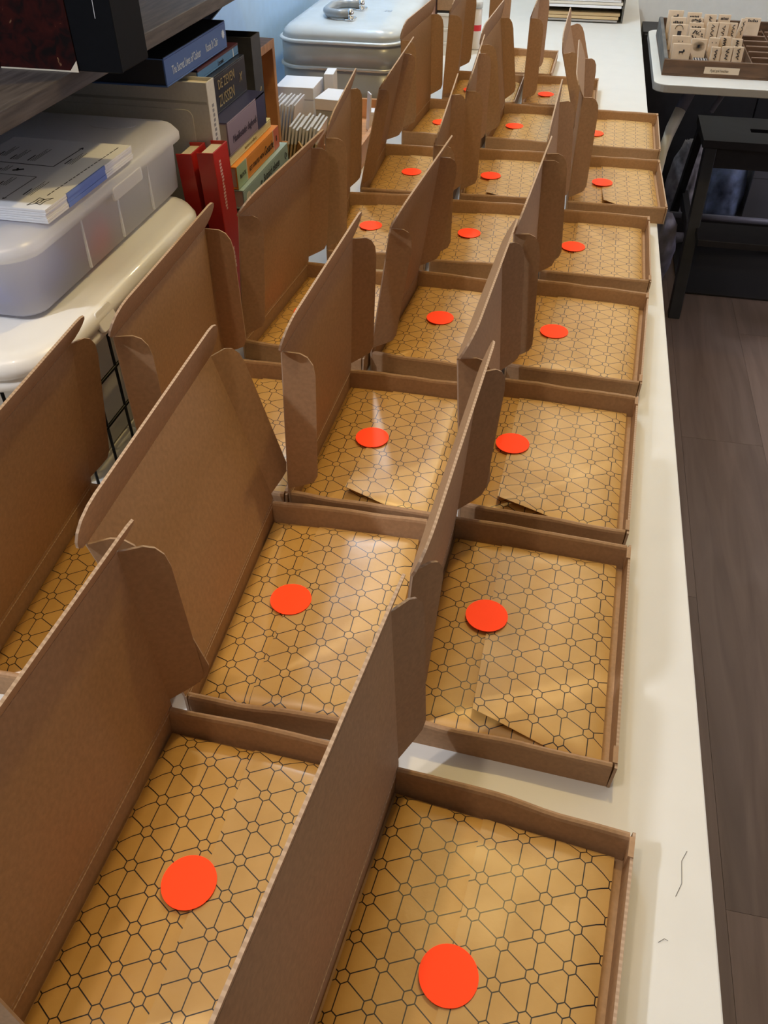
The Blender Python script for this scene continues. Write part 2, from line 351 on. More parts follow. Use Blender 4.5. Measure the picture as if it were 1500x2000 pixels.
def parcel(key, x, y, rz, W, seam, lift, st, label, sticker=True, gap_white=False):
    rnd = random.Random('p' + key); seed = rnd.random() * 40
    z0 = 0.0028
    t = thing('wrapped_parcel', label, 'parcel', (x, y, ZT + z0), rz, 'patterned paper parcels in the mailer boxes')
    xa, xb, ya, yb = 0.0035, W - 0.0075, 0.0124, D - 0.0124
    uo = (rnd.random() * 0.05, rnd.random() * 0.05)
    def hz(px, py):
        e = min(px - xa, xb - px, py - ya, yb - py); e = max(0.0, e)
        f = 1 - math.exp(-e / 0.006)
        return 0.0045 + 0.0052 * f + 0.0011 * f * noise.noise((px * 26 + seed, py * 26, seed)) + 0.0018 * f * math.sin((px - xa) / (xb - xa) * PI)
    NX, NY = 14, 20
    def grid(x0f, x1f, ua, lift_amt, dz, drop):
        m = MB(); vs_ = []; uvs = []; fs = []
        for j in range(NY + 1):
            fy = j / NY; fy = 0.5 - 0.5 * math.cos(PI * fy) * (0.75 + 0.25 * abs(math.cos(PI * fy)))
            py = ya + fy * (yb - ya); x0, x1 = x0f(fy), x1f(fy)
            for i in range(NX + 1):
                fx = i / NX; px = x0 + fx * (x1 - x0)
                if lift_amt: py = ya + fy * (yb - ya) + 0.013 * max(0, 1 - fx * 1.35) * (1 - fy) ** 3
                z = hz(px, py) + dz
                if lift_amt: z += lift_amt * max(0, 1 - fx * 1.35) ** 1.2 * max(0, 1 - fy * 2.2) ** 1.2
                vs_.append((px, py, z)); uvs.append((px + ua[0], py + ua[1]))
        for j in range(NY):
            for i in range(NX): a = j*(NX+1)+i; fs.append((a, a+1, a+NX+2, a+NX+1))
        nt_ = len(vs_)
        if drop:
            per = [i for i in range(NX+1)] + [j*(NX+1)+NX for j in range(1, NY+1)] + [NY*(NX+1)+i for i in range(NX-1, -1, -1)] + [j*(NX+1) for j in range(NY-1, 0, -1)]
            for k in per:
                p = vs_[k]; vs_.append((p[0], p[1], 0.0)); uvs.append((uvs[k][0] + (0.006 if p[0] > W/2 else -0.006), uvs[k][1] + (0.006 if p[1] > D/2 else -0.006)))
            q = len(per)
            for k in range(q): fs.append((per[k], nt_+k, nt_+(k+1) % q, per[(k+1) % q]))
            fs.append(tuple(range(nt_, nt_ + q)))
        m.add(vs_, fs, 0, True)
        return m, uvs
    def finish(m, uvs, name, parent, thick=0):
        o = m.obj(name, gift, parent); me = o.data; ul = me.uv_layers.new(name='UVMap')
        for lp in me.loops: ul.data[lp.index].uv = uvs[lp.vertex_index]
        if thick:
            so = o.modifiers.new('thickness', 'SOLIDIFY'); so.thickness = thick; so.offset = 1; es = o.modifiers.new('crisp_rim', 'EDGE_SPLIT'); es.split_angle = 0.7
        return o
    m, uvs = grid(lambda f: xa, lambda f: xb, uo, 0, 0, True); finish(m, uvs, 'wrapper', t)
    s0, s1 = seam[1], seam[0]      # seam at the front and at the back
    m, uvs = grid(lambda f: s0 + (s1 - s0) * f, lambda f: xb - 0.0004, (uo[0] + rnd.random()*.02, uo[1] + rnd.random()*.02), lift, 0.0009, False)
    finish(m, uvs, 'overlapping_fold', t, 0.0005).data.materials[0] = gift_double
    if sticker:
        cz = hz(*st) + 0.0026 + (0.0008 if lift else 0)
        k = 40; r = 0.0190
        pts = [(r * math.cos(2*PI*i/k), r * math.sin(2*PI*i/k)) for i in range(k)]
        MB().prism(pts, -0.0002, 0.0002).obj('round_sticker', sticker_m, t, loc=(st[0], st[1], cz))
    return t

BOX = [
('R1', -0.0878, 0.0872, -0.106, 0.041, 0.1741, 0.281, 1.1, -0.4, (0.071, 0.074), 0, (0.074, 0.123)),
('R2', -0.0716, 0.3752, -0.05, -0.064, 0.1707, 0.261, 0.77, -0.96, (0.051, 0.058), 0.012, (0.052, 0.134)),
('R3', -0.0576, 0.6422, -0.053, 0.071, 0.1673, 0.513, 0.755, -0.4, (0.03, 0.035), 0.011, (0.036, 0.131)),
('R4', -0.0381, 0.9225, -0.059, 0.045, 0.1657, 0.31, 0.445, -0.4, (0.041, 0.042), 0, (0.048, 0.121)),
('R5', -0.0148, 1.2006, -0.016, 0.075, 0.1611, 0.1, 0.7, -0.4, (0.046, 0.047), 0, (0.044, 0.124)),
('R6', 0.0132, 1.4844, 0.02, 0.0, 0.1684, -0.45, 0.7, -0.4, (0.061, 0.062), 0.011, (0.062, 0.134)),
('R7', 0.0199, 1.7951, -0.012, 0.319, 0.1608, 0.2, 0.7, -0.4, (0.055, 0.055), 0, (0.031, 0.119)),
('M1', -0.2587, 0.1005, -0.035, 0.049, 0.1648, 0.574, 0.62, -0.4, (0.075, 0.08), 0, (0.07, 0.125)),
('M2', -0.2413, 0.3595, 0.024, 0.262, 0.1628, 0.509, 1.056, -0.4, (0.053, 0.047), 0, (0.052, 0.129)),
('M3', -0.2335, 0.6224, -0.017, -0.038, 0.1582, 0.302, 0.7, -0.2, (0.06, 0.053), 0.011, (0.058, 0.127)),
('M4', -0.2122, 0.9152, -0.07, -0.151, 0.1648, 0.349, 0.7, -0.6, (0.056, 0.063), 0, (0.061, 0.134)),
('M5', -0.1841, 1.2027, 0.055, 0.0, 0.1648, 0.3, 0.7, -0.4, (0.058, 0.05), 0, (0.051, 0.136)),
('M6', -0.1765, 1.4809, 0.048, 0.0, 0.1648, 0.3, 0.7, -0.4, (0.05, 0.044), 0.01, (0.047, 0.129)),
('M7', -0.168, 1.8022, -0.051, 0.149, 0.1648, 0.3, 0.7, -0.4, (0.04, 0.045), 0, (0.042, 0.126)),
('M8', -0.1162, 2.058, -0.007, 0.0, 0.1642, 0.3, 0.7, -0.4, (0.053, 0.062), 0, (0.047, 0.126)),
('M9', -0.2316, 2.3207, -0.017, 0.0, 0.1648, 0.3, 0.7, -0.4, (0.055, 0.055), 0, None),
('L1', -0.4293, 0.3462, 0.059, -0.133, 0.1648, 0.434, 1.2, -0.4, (0.055, 0.055), 0, (0.095, 0.127)),
('L2', -0.3852, 0.6147, 0.032, 0.013, 0.1480, 0.443, 0.1, -0.4, (0.055, 0.055), 0, (0.05, 0.127)),
('L3', -0.3843, 0.9093, -0.071, -0.089, 0.1648, 0.577, 0.746, -0.75, (0.055, 0.055), 0, (0.046, 0.118)),
('L4', -0.3477, 1.202, 0.099, -0.035, 0.1540, 0.297, 1.0, -0.4, (0.054, 0.044), 0, (0.053, 0.131)),
('L5', -0.3567, 1.4708, 0.027, -0.208, 0.1648, 0.386, 0.7, -1.03, (0.055, 0.055), 0, (0.073, 0.129)),
('L6', -0.3455, 1.8039, -0.07, 0.027, 0.1648, 0.3, 0.7, -0.4, (0.055, 0.055), 0, (0.057, 0.12)),
('L7', -0.3002, 2.0587, -0.014, -0.046, 0.1648, 0.3, 0.7, -0.4, (0.055, 0.055), 0, (0.05, 0.127)),
]
ORD = ['', 'nearest', 'second', 'third', 'fourth', 'fifth', 'sixth', 'seventh', 'eighth', 'ninth']
COL = {'R': 'right column by the table edge', 'M': 'middle column', 'L': 'left column beside the bins'}
for (k, x, y, rz, tilt, W, tk, ab, af, seam, lift, st) in BOX:
    n = int(k[1]); place = ORD[n] + (' one' if n == 1 else ' from the front')
    mailer(k, x, y, rz, tilt, W, tk, ab, af, 'open kraft mailer box, %s in the %s' % (place, COL[k[0]]))
    extra = 'loosely folded parcel' if lift else 'line-patterned parcel'
    parcel(k, x, y, rz, W, seam, lift, st or (0.05, 0.127), '%s, %s in the %s' % (extra, place, COL[k[0]]), sticker=st is not None)

# ------------------------------------------------------------------ shelf on the left wall with its books
sh = thing('wall_shelf', 'dark wood-grain wall shelf above the plastic bins', 'shelf', (-0.463, 1.05, 0.3565))
MB().box(-0.256, 0.0, -0.425, 0.75, 0.0, 0.017).obj('shelf_board', wood_d, sh, bevel=0.001)
for yy in (-0.30, 0.55): MB().plate([(0, 0), (0.16, 0), (0.16, -0.012), (0.02, -0.14), (0, -0.14)], 0.012, (-0.256, yy, -0.0002), (1, 0, 0), (0, 0, 1)).obj('bracket', black_m, sh)
shade_shelf = thing('wall_shelf', 'upper shelf added out of view to shade the marbled ledger and box file', 'shelf', (-0.40, 1.12, 0.78))  # unseen board added to keep lamp light off the ledger and box file
MB().box(-0.319, 0.0, -0.67, 0.68, 0.0, 0.025).obj('shelf_board', wood_d, shade_shelf, bevel=0.001)
for yy in (-0.5, 0.5): MB().plate([(0, 0), (0.2, 0), (0.2, -0.012), (0.02, -0.16), (0, -0.16)], 0.012, (-0.319, yy, -0.0002), (1, 0, 0), (0, 0, 1)).obj('bracket', black_m, shade_shelf)
def marbled():
    m = mat('marbled_paper', (0.05, 0.006, 0.005, 1), 0.5, spec=0.15)
    nt = m.node_tree; b = nt.nodes['Principled BSDF']; L = nt.links.new
    tc = nt.nodes.new('ShaderNodeTexCoord'); n = nt.nodes.new('ShaderNodeTexNoise'); n.inputs['Scale'].default_value = 75; n.inputs['Detail'].default_value = 8; n.inputs['Distortion'].default_value = 1.2
    L(tc.outputs['Object'], n.inputs['Vector']); r = nt.nodes.new('ShaderNodeValToRGB'); cr = r.color_ramp
    cr.elements[0].position = 0.35; cr.elements[0].color = (0.006, 0.003, 0.003, 1); cr.elements[1].position = 0.74; cr.elements[1].color = (0.30, 0.16, 0.08, 1)
    e = cr.elements.new(0.52); e.color = (0.028, 0.004, 0.003, 1); e = cr.elements.new(0.68); e.color = (0.045, 0.006, 0.004, 1)
    L(n.outputs['Fac'], r.inputs['Fac']); L(r.outputs['Color'], b.inputs['Base Color']); return m
SHZ = 0.3737
bk = thing('ledger_book', 'dark red marbled ledger standing on the wall shelf', 'book', (-0.495, 0.773, SHZ))
MB().box(-0.041, 0.039, 0, 0.003, 0, 0.30).box(-0.041, 0.039, 0.027, 0.030, 0, 0.30).box(-0.044, -0.041, 0, 0.030, 0, 0.30).obj('cover', marbled(), bk, bevel=0.0006)
MB().box(-0.0405, 0.036, 0.0033, 0.0267, 0.003, 0.297).obj('pages', paper_c, bk)
MB().plate([(0.030, 0.0), (0.0392, 0.0), (0.0392, 0.010)], 0.0006, (0, -0.0004, 0), (1, 0, 0), (0, 0, 1)).obj('worn_corner', paper_c, bk)
MB().box(-0.041, 0.0392, -0.0004, 0.0002, 0.0, 0.0012).obj('worn_edge', paper_c, bk)
blk = mat('black_cloth_cover', (0.004, 0.0045, 0.006, 1), 0.6, 0.15, 200, spec=0.12)
bk = thing('box_file', 'tall black box file overhanging the front of the wall shelf', 'box file', (-0.432, 0.776, SHZ))
MB().box(-0.022, 0.018, 0, 0.060, 0, 0.33).obj('body', blk, bk, bevel=0.0015)
MB().box(-0.024, 0.020, -0.0022, 0.0, 0.001, 0.331).obj('cover_panel', blk, bk, bevel=0.0006)
MB().plate([(0, 0), (0.0005, 0), (0.0012, 0.021), (0.0007, 0.021)], 0.0002, (0.003, -0.0024, 0.045), (1, 0, 0), (0, 0, 1)).obj('scratch', paper_w, bk)
bk = thing('ring_binder', 'black ring binder at the left end of the wall shelf', 'binder', (-0.60, 0.775, SHZ))
MB().box(-0.05, 0.052, 0, 0.004, 0, 0.32).box(-0.05, 0.052, 0.046, 0.05, 0, 0.32).box(-0.054, -0.05, 0, 0.05, 0, 0.32).obj('cover', blk, bk, bevel=0.001)
MB().box(-0.046, 0.045, 0.006, 0.044, 0.008, 0.305).obj('pages', paper_c, bk)

# ------------------------------------------------------------------ wire basket, storage bin, translucent box, booklets
wb = thing('wire_basket', 'black wire basket around the cream storage bin', 'basket', (-0.575, 0.765, ZT))
wv = MB().tube([(0, 0, 0.002), (0, 0, 0.158)], 0.0017, 6).mesh('wire', black_metal)
wx = MB().tube([(-0.128, 0, 0), (0.128, 0, 0)], 0.0020, 6).mesh('wire', black_metal)
wy = MB().tube([(0, -0.195, 0), (0, 0.195, 0)], 0.0020, 6).mesh('wire', black_metal)
def wire(me, p):
    o = bpy.data.objects.new('wire', me); C.objects.link(o); o.parent = wb; o.location = p
for k in range(7):
    for s in (-1, 1): wire(wv, (-0.126 + k * 0.042, 0.1945 * s, 0))
for k in range(1, 9):
    for s in (-1, 1): wire(wv, (0.1275 * s, -0.195 + k * 0.0433, 0))
for z in (0.004, 0.055, 0.106, 0.157):
    for s in (-1, 1): wire(wx, (0, 0.1945 * s, z)); wire(wy, (0.1275 * s, 0, z))
bn = thing('storage_bin', 'cream plastic storage bin with rounded lid, under the translucent box', 'bin', (-0.575, 0.767, ZT))
rr = lambda a, b, z, r=0.06: [(x, y, z) for x, y in rrect(-a, a, -b, b, r, 8)]
MB().loft([rr(0.105, 0.172, 0.004, .04), rr(0.112, 0.180, 0.08, .045), rr(0.117, 0.186, 0.150, .05), rr(0.124, 0.193, 0.152, .05), rr(0.126, 0.195, 0.164, .05)]).obj('body', bin_m, bn)
def stained():
    m = mat('cream_plastic_stained', (0.80, 0.78, 0.72, 1), 0.3, coat=0.3); nt = m.node_tree; b = nt.nodes['Principled BSDF']; L = nt.links.new
    tc = nt.nodes.new('ShaderNodeTexCoord'); vm = nt.nodes.new('ShaderNodeVectorMath'); vm.operation = 'DISTANCE'; L(tc.outputs['Object'], vm.inputs[0]); vm.inputs[1].default_value = (0.072, -0.196, 0.178)
    n = nt.nodes.new('ShaderNodeTexNoise'); n.inputs['Scale'].default_value = 120; L(tc.outputs['Object'], n.inputs['Vector'])
    a = nt.nodes.new('ShaderNodeMath'); a.operation = 'MULTIPLY_ADD'; a.inputs[1].default_value = -0.016; L(n.outputs['Fac'], a.inputs[0]); L(vm.outputs['Value'], a.inputs[2])
    r = nt.nodes.new('ShaderNodeMapRange'); r.inputs[1].default_value = -0.003; r.inputs[2].default_value = 0.005; r.inputs[3].default_value = 0.75; r.inputs[4].default_value = 0; L(a.outputs[0], r.inputs[0])
    mx = nt.nodes.new('ShaderNodeMix'); mx.data_type = 'RGBA'; L(r.outputs[0], mx.inputs[0]); mx.inputs[6].default_value = (0.80, 0.78, 0.72, 1); mx.inputs[7].default_value = (0.62, 0.45, 0.16, 1)
    L(mx.outputs[2], b.inputs['Base Color']); return m
MB().loft([rr(0.138, 0.207, 0.156, .062), rr(0.142, 0.211, 0.160, .065), rr(0.142, 0.211, 0.166, .065), rr(0.139, 0.208, 0.169, .063), rr(0.143, 0.212, 0.173, .066), rr(0.143, 0.212, 0.180, .066), rr(0.138, 0.207, 0.1875, .062), rr(0.128, 0.197, 0.1905, .054), rr(0.120, 0.189, 0.1895, .05)]).obj('lid', stained(), bn)
MB().plate(rrect(-0.016, 0.016, -0.011, 0.011, .004, 3), 0.005, (0.1410, -0.085, 0.176), (0, 1, 0), (-0.35, 0, 1)).obj('clip', bin_m, bn, bevel=0.001)
BT = ZT + 0.1912
fb = thing('translucent_box', 'translucent plastic storage box on the cream bin, booklets on its lid', 'box', (-0.593, 0.815, BT))
rb = lambda a, b, z, r=0.03: [(x, y, z) for x, y in rrect(-a, a, -b, b, r, 6)]
o = MB().loft([rb(0.114, 0.176, 0.0008, .022), rb(0.119, 0.182, 0.006, .026), rb(0.1215, 0.186, 0.062, .03), rb(0.1225, 0.187, 0.063, .03)]).obj('body', frost, fb)
# open it: the shell is a thin wall, not a block
bm = bmesh.new(); bm.from_mesh(o.data); bm.faces.ensure_lookup_table()
bmesh.ops.delete(bm, geom=[f for f in bm.faces if len(f.verts) > 6 and f.calc_center_median().z > 0.05], context='FACES_ONLY'); bm.to_mesh(o.data); bm.free()
MB().loft([rb(0.124, 0.190, 0.0625, .034), rb(0.129, 0.196, 0.063, .036), rb(0.129, 0.196, 0.069, .036), rb(0.123, 0.190, 0.0765, .032), rb(0.110, 0.177, 0.0785, .03)]).obj('lid', frost, fb)
ov = [(0.030 * math.cos(2*PI*i/28), 0.016 * math.sin(2*PI*i/28)) for i in range(28)]
MB().prism(ov, 0.0784, 0.0794).obj('embossed_oval', frost, fb, bevel=0.0006, loc=(0.05, 0.155, 0))
MB().plate(rrect(-0.035, 0.035, -0.007, 0.007, .003, 3), 0.003, (0.1288, 0.02, 0.0615), (0, 1, 0), (0, 0, 1)).obj('latch', frost, fb, bevel=0.0008)
for yy in (-0.075, 0.005, 0.085): MB().box(0.1195, 0.1222, yy - 0.001, yy + 0.001, 0.008, 0.060).obj('rib', frost, fb)
pl = lambda n, c, r=0.7: mat(n, c, r, 0.1, 30)
for k, (yy, zz, r_) in enumerate(((0.02, 0.030, 0.026), (0.125, 0.034, 0.031))):
    t = thing('tape_roll', ('smaller' if k == 0 else 'larger') + ' pale tape roll seen through the translucent box', 'roll', (-0.50, 0.815 + yy, BT + 0.003 + r_), 0, 'rolls in the translucent box')
    ring = MB(); n_ = 28; rings = []
    for rad, xx in ((r_, -0.02), (r_, 0.006), (r_ * .45, 0.006), (r_ * .45, -0.02), (r_, -0.02)): rings.append([(xx, rad * math.cos(2*PI*i/n_), rad * math.sin(2*PI*i/n_)) for i in range(n_)])
    ring.loft(rings, 0, False).obj('tape', paper_w, t)
def cushion(nm, lab, cat, loc, sx, sy, sz, m, group=None):
    t = thing(nm, lab, cat, loc, 0, group); rings = []
    for j in range(9):
        a = -PI/2 + PI*j/8; ca = max(0.02, math.cos(a)) ** .45; z = sz/2 + sz/2 * math.sin(a)
        rings.append([(sx/2*ca*(1+.08*noise.noise((i, j, 3.1)))*max(-1, min(1, 1.25*math.cos(2*PI*i/24))), sy/2*ca*max(-1, min(1, 1.25*math.sin(2*PI*i/24))), z) for i in range(24)])
    MB().loft(rings).obj('fabric', m, t); return t
cushion('pouch', 'blue fabric pouch seen through the near end of the translucent box', 'pouch', (-0.530, 0.680, BT + 0.003), 0.10, 0.085, 0.055, pl('blue_cloth', (0.03, 0.08, 0.50, 1)))
cushion('pouch', 'red packet seen through the middle of the translucent box', 'pouch', (-0.506, 0.775, BT + 0.003), 0.06, 0.055, 0.050, pl('red_packet', (0.60, 0.05, 0.05, 1)))
BK = BT + 0.0799
blu = mat('blue_edge', (0.16, 0.25, 0.62, 1), 0.5)
for k in range(3):
    lab = ['lowest of the three white booklets on the translucent box', 'middle one of the three white booklets on the translucent box', 'topmost white booklet with arrow diagram on the translucent box'][k]
    t = thing('booklet', lab, 'booklet', (-0.466, 0.678, BK + k * 0.0045), 0.0, 'white booklets on the translucent box')
    dx = (0.0, -0.0006, 0.0002)[k]
    MB().box(-0.140 + dx, dx, 0.0, 0.184, 0.0, 0.0020).obj('pages', paper_w, t)
    MB().box(-0.140 + dx, dx, -0.0004, 0.1844, 0.0022, 0.0042).obj('cover', paper_w, t)
    MB().box(dx - 0.001, dx + 0.0006, 0.040, 0.120, 0.0001, 0.0043).obj('blue_panel', blu, t, ).__setitem__('label', 'blue panel on the edge')  # plain blue strip along the middle of the edge
top = t; pr = MB(); zt = 0.00425
def stroke(p, q, w):
    p = Vector((p[0] + 0.466, p[1] - 0.678)); q = Vector((q[0] + 0.466, q[1] - 0.678)); d = (q - p).normalized(); nn = Vector((-d.y, d.x)) * w / 2
    pr.add([(a.x, a.y, z) for z in (zt, zt + 0.00012) for a in (p - nn, q - nn, q + nn, p + nn)], [(3, 2, 1, 0), (4, 5, 6, 7), (0, 1, 5, 4), (1, 2, 6, 5), (2, 3, 7, 6), (3, 0, 4, 7)])
stroke((-0.5772, .7864), (-.5155, .7842), .0011); stroke((-.5155, .7842), (-.5129, .8434), .0011)
stroke((-.5129, .8440), (-.5152, .8385), .0011); stroke((-.5129, .8440), (-.5108, .8385), .0011)
stroke((-.5582, .7551), (-.5172, .7537), .0007); stroke((-.5172, .7537), (-.5187, .6935), .0007)
stroke((-.5187, .6935), (-.5205, .698), .0007); stroke((-.5187, .6935), (-.517, .698), .0007)
for (a, b) in (((-.5059, .7941), (-.4958, .8286)), ((-.5492, .7957), (-.5389, .8325)), ((-.5695, .7961), (-.5638, .8254)), ((-.5034, .7075), (-.5012, .7441)), ((-.5411, .7268), (-.5427, .7481)), ((-.5876, .8035), (-.5867, .8323)), ((-.5631, .7631), (-.5661, .7778))):
    stroke((a[0] - .002, a[1]), (a[0] - .002, a[1] + (b[1] - a[1]) * .45), .0013)
    for q in range(3): stroke((a[0] + .001 + q * .0022, a[1]), (a[0] + .001 + q * .0022, b[1] - (q % 2) * .006), .0005)
stroke((-.5512, .7660), (-.5413, .7715), .003); stroke((-.546, .766), (-.549, .773), .002)
y = 0.7109
while y < 0.846:
    w_ = 0.004 + 0.006 * random.random(); f = (y - .7109) / .135; stroke((-.4817 + .0055 * f, y), (-.4817 + .0055 * (f + w_ / .135), y + w_), .0011); y += w_ + 0.0018
for P in ([(-.4885, .6850), (-.4795, .6930), (-.4795, .7015), (-.4860, .7040), (-.4860, .6960), (-.4885, .6850)], [(-.4725, .7060), (-.4830, .6985), (-.4830, .6915), (-.4765, .6880), (-.4765, .6965), (-.4725, .7060)]):
    for a, b in zip(P, P[1:]): stroke(a, b, .0009)
pr.obj('printed_diagram', ink, top)

# ------------------------------------------------------------------ books
def mcol(n, c, r=0.45, **k): return mat(n, c, r, **k)
gold = mcol('gold_foil', (0.42, 0.33, 0.16, 1), 0.4, metal=0.4)
def standing(nm, lab, cat, x0, x1, y0, y1, h, m, lean=0.0, spine='+x'):
    t = thing(nm, lab, cat, ((x0 + x1) / 2, (y0 + y1) / 2, ZT), 0, None, (0, lean, 0)); a = (x1 - x0) / 2; b = (y1 - y0) / 2; c = 0.0018
    MB().box(-a, a, -b, -b + c, 0, h).box(-a, a, b - c, b, 0, h).box(a - c, a, -b + c, b - c, 0, h).obj('cover', m, t, bevel=0.0004)
    MB().box(-a + 0.001, a - c - 0.0003, -b + c + 0.0003, b - c - 0.0003, 0.003, h - 0.004).obj('pages', paper_c, t)
    return t
wcl = mcol('white_cloth_cover', (0.62, 0.60, 0.53, 1), 0.6, noise_amt=0.04, noise_scale=300)
t = standing('album', 'large off-white album standing upright behind the red books', 'album', -0.690, -0.448, 1.046, 1.072, 0.302, wcl)
MB().plate(rrect(-0.118, 0.098, 0.02, 0.270, 0.01, 4), 0.0012, (0, -0.0133, 0), (1, 0, 0), (0, 0, 1)).obj('embossed_panel', wcl, t, bevel=0.0006)
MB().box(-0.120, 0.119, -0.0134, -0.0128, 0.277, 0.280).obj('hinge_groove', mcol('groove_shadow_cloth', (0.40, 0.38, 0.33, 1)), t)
sg = MB()
for k in range(40): sg.box(0.1211, 0.1213, -0.003 + 0.002 * random.random(), 0.002 + 0.002 * random.random(), 0.045 + k * 0.0058, 0.0485 + k * 0.0058)
sg.obj('spine_lettering', mcol('grey_print', (0.25, 0.25, 0.26, 1)), t)
red = mcol('red_book_cover', (0.50, 0.018, 0.014, 1), 0.35, coat=0.2)
t = standing('red_book', 'red book with lettered spine, right of the two red books', 'book', -0.443, -0.421, 0.993, 1.043, 0.236, red, -0.03)
sg = MB()
for k in range(16): sg.box(0.0111, 0.0113, -0.011 + 0.002 * random.random(), -0.005 + 0.003 * random.random(), 0.160 + k * 0.004, 0.1625 + k * 0.004)
for k in range(5): sg.box(0.0111, 0.0113, -0.013, -0.004, 0.080 + k * 0.006, 0.0845 + k * 0.006)
sg.obj('spine_lettering', mcol('pale_pink_print', (0.7, 0.45, 0.42, 1)), t)
standing('red_book', 'plain red book, left of the two red books', 'book', -0.468, -0.447, 0.996, 1.043, 0.232, red, -0.05)
def flat(nm, lab, xr, ynear, yfar, z0, z1, m, depth=0.145, pagem=None, group='stack of books lying beside the wall'):
    L_ = yfar - ynear; t = thing(nm, lab, 'book', (xr, (ynear + yfar) / 2, z0), 0, group); h = z1 - z0; b = L_ / 2; c = min(0.0022, h * .18)
    MB().box(-depth, 0, -b, b, 0, c).box(-depth, 0, -b, b, h - c, h).box(-c, 0, -b, b, c, h - c).obj('cover', m, t, bevel=0.0007)
    MB().box(-depth + 0.003, -c - 0.0002, -b + 0.003, b - 0.003, c + 0.0001, h - c - 0.0001).obj('pages', pagem or paper_c, t)
    return t, b, h
t = thing('added_white_block', 'white block added inside the translucent box to brighten it', 'paper', (-0.600, 0.860, BT + 0.003)); MB().box(-0.06, 0.06, -0.10, 0.10, 0, 0.05).obj('sheets', paper_w, t, bevel=0.002)  # white block added to bounce light inside the translucent box
bf_ = thing('archive_box', 'dark green archive box at the bottom of the book stack', 'box', (-0.430, 1.19, ZT), 0)
dgreen = mcol('dark_green_board', (0.040, 0.062, 0.050, 1), 0.5, noise_amt=0.2, noise_scale=60)
MB().box(-0.20, 0, -0.105, 0.108, 0, 0.100).obj('body', dgreen, bf_, bevel=0.001)
MB().box(-0.201, 0.001, -0.1055, 0.109, 0.1004, 0.1295).obj('lid', dgreen, bf_, bevel=0.002)
sage = mcol('sage_cover', (0.33, 0.45, 0.42, 1), 0.5)
t, b, h = flat('drawing_book', 'sage green drawing book, lowest book of the stack', -0.430, 1.085, 1.292, 0.1258, 0.1525, sage)
text('Botanisch tekenen', 0.0165, t, (0.0002, -0.018, 0.008), SIDE, ink, sx=0.62, shear=0.15)
text('Qn', 0.013, t, (0.0002, 0.083, 0.008), SIDE, ink, sx=0.8, shear=0.2); text('gr-', 0.014, t, (0.0002, -0.034, 0.008), SIDE, ink, sx=0.7, shear=0.3)
MB().prism([(0.009*math.cos(2*PI*i/20), 0.007*math.sin(2*PI*i/20)) for i in range(20)], 0, 0.0003).obj('publisher_badge', mcol('pale_badge', (0.7, 0.68, 0.55, 1)), t, loc=(0.0001, -0.085, 0.012), rot=SIDE)
org = mcol('orange_cover', (0.80, 0.30, 0.045, 1), 0.5)
t, b, h = flat('painting_guide', 'orange painting guide with green and coral spine ends', -0.4365, 1.085, 1.272, 0.1530, 0.1835, org)
MB().box(0, 0.0003, -b, -b + 0.038, 0.0004, h - 0.0004).obj('green_spine_end', mcol('pale_green_print', (0.40, 0.55, 0.36, 1)), t)
MB().box(0, 0.0003, b - 0.026, b, 0.0004, h - 0.0004).obj('coral_spine_end', mcol('coral_print', (0.75, 0.20, 0.13, 1)), t)
for yy in (-b + 0.038, b - 0.028): MB().box(0, 0.0004, yy, yy + 0.002, 0.0004, h - 0.0004).obj('cream_stripe', paper_c, t)
text('GET STARTED WITH', 0.0085, t, (0.0005, -0.046, 0.009), SIDE, ink, sx=0.85); text('Gouache', 0.017, t, (0.0005, 0.022, 0.008), SIDE, ink, sx=0.68, shear=0.35); text('BLOCK', 0.0075, t, (0.0006, -0.084, 0.012), SIDE, ink)
text('8', 0.011, t, (0.0006, b - 0.016, 0.012), SIDE, ink)
t, b, h = flat('notebook', 'thin pale yellow notebook between the purple and orange books', -0.444, 1.085, 1.262, 0.1840, 0.1965, mcol('pale_yellow_cover', (0.74, 0.68, 0.36, 1), 0.6))
text('Inspiratie en zelfzorg', 0.006, t, (0.0002, -0.03, 0.004), SIDE, mcol('olive_print', (0.3, 0.28, 0.12, 1)))
t, b, h = flat('journal', 'purple manifestation journal with dark blue end, mid stack', -0.4425, 1.085, 1.238, 0.1970, 0.2395, mcol('mauve_cover', (0.25, 0.19, 0.24, 1), 0.5), 0.16)
navy = mcol('navy_cover', (0.035, 0.036, 0.095, 1), 0.4)
MB().box(-0.16, 0.0003, b - 0.036, b + 0.0003, h - 0.0022, h + 0.0003).box(0, 0.0003, b - 0.036, b + 0.0003, 0.0, h).obj('dark_blue_end', navy, t)
MB().box(-0.16, -0.0005, -b, b - 0.036, h - 0.0006, h + 0.0003).obj('dark_top', navy, t)
text('Manifestatie dagboek', 0.0135, t, (0.0005, -0.062, 0.013), SIDE, mcol('plum_print', (0.05, 0.035, 0.07, 1)), sx=0.85, shear=0.2)
t, b, h = flat('novel', 'dark navy novel with gold capital lettering', -0.466, 1.085, 1.236, 0.2400, 0.2870, mcol('midnight_cover', (0.012, 0.014, 0.026, 1), 0.35, noise_amt=0.3, noise_scale=80))
text('DE ZEVEN', 0.0165, t, (0.0003, -0.034, 0.028), SIDE, gold, sx=0.85); text('ZUSSEN', 0.020, t, (0.0003, -0.036, 0.007), SIDE, gold, sx=0.85); text('X', 0.016, t, (0.0003, 0.046, 0.018), SIDE, gold, shear=0.3)
text('*', 0.024, t, (0.0003, -0.056, 0.010), SIDE, mcol('copper_print', (0.30, 0.13, 0.08, 1)))
t, b, h = flat('paperback', 'light blue paperback with wine red top, second from stack top', -0.474, 1.085, 1.236, 0.2875, 0.3010, mcol('mid_blue_cover', (0.07, 0.19, 0.36, 1), 0.5))
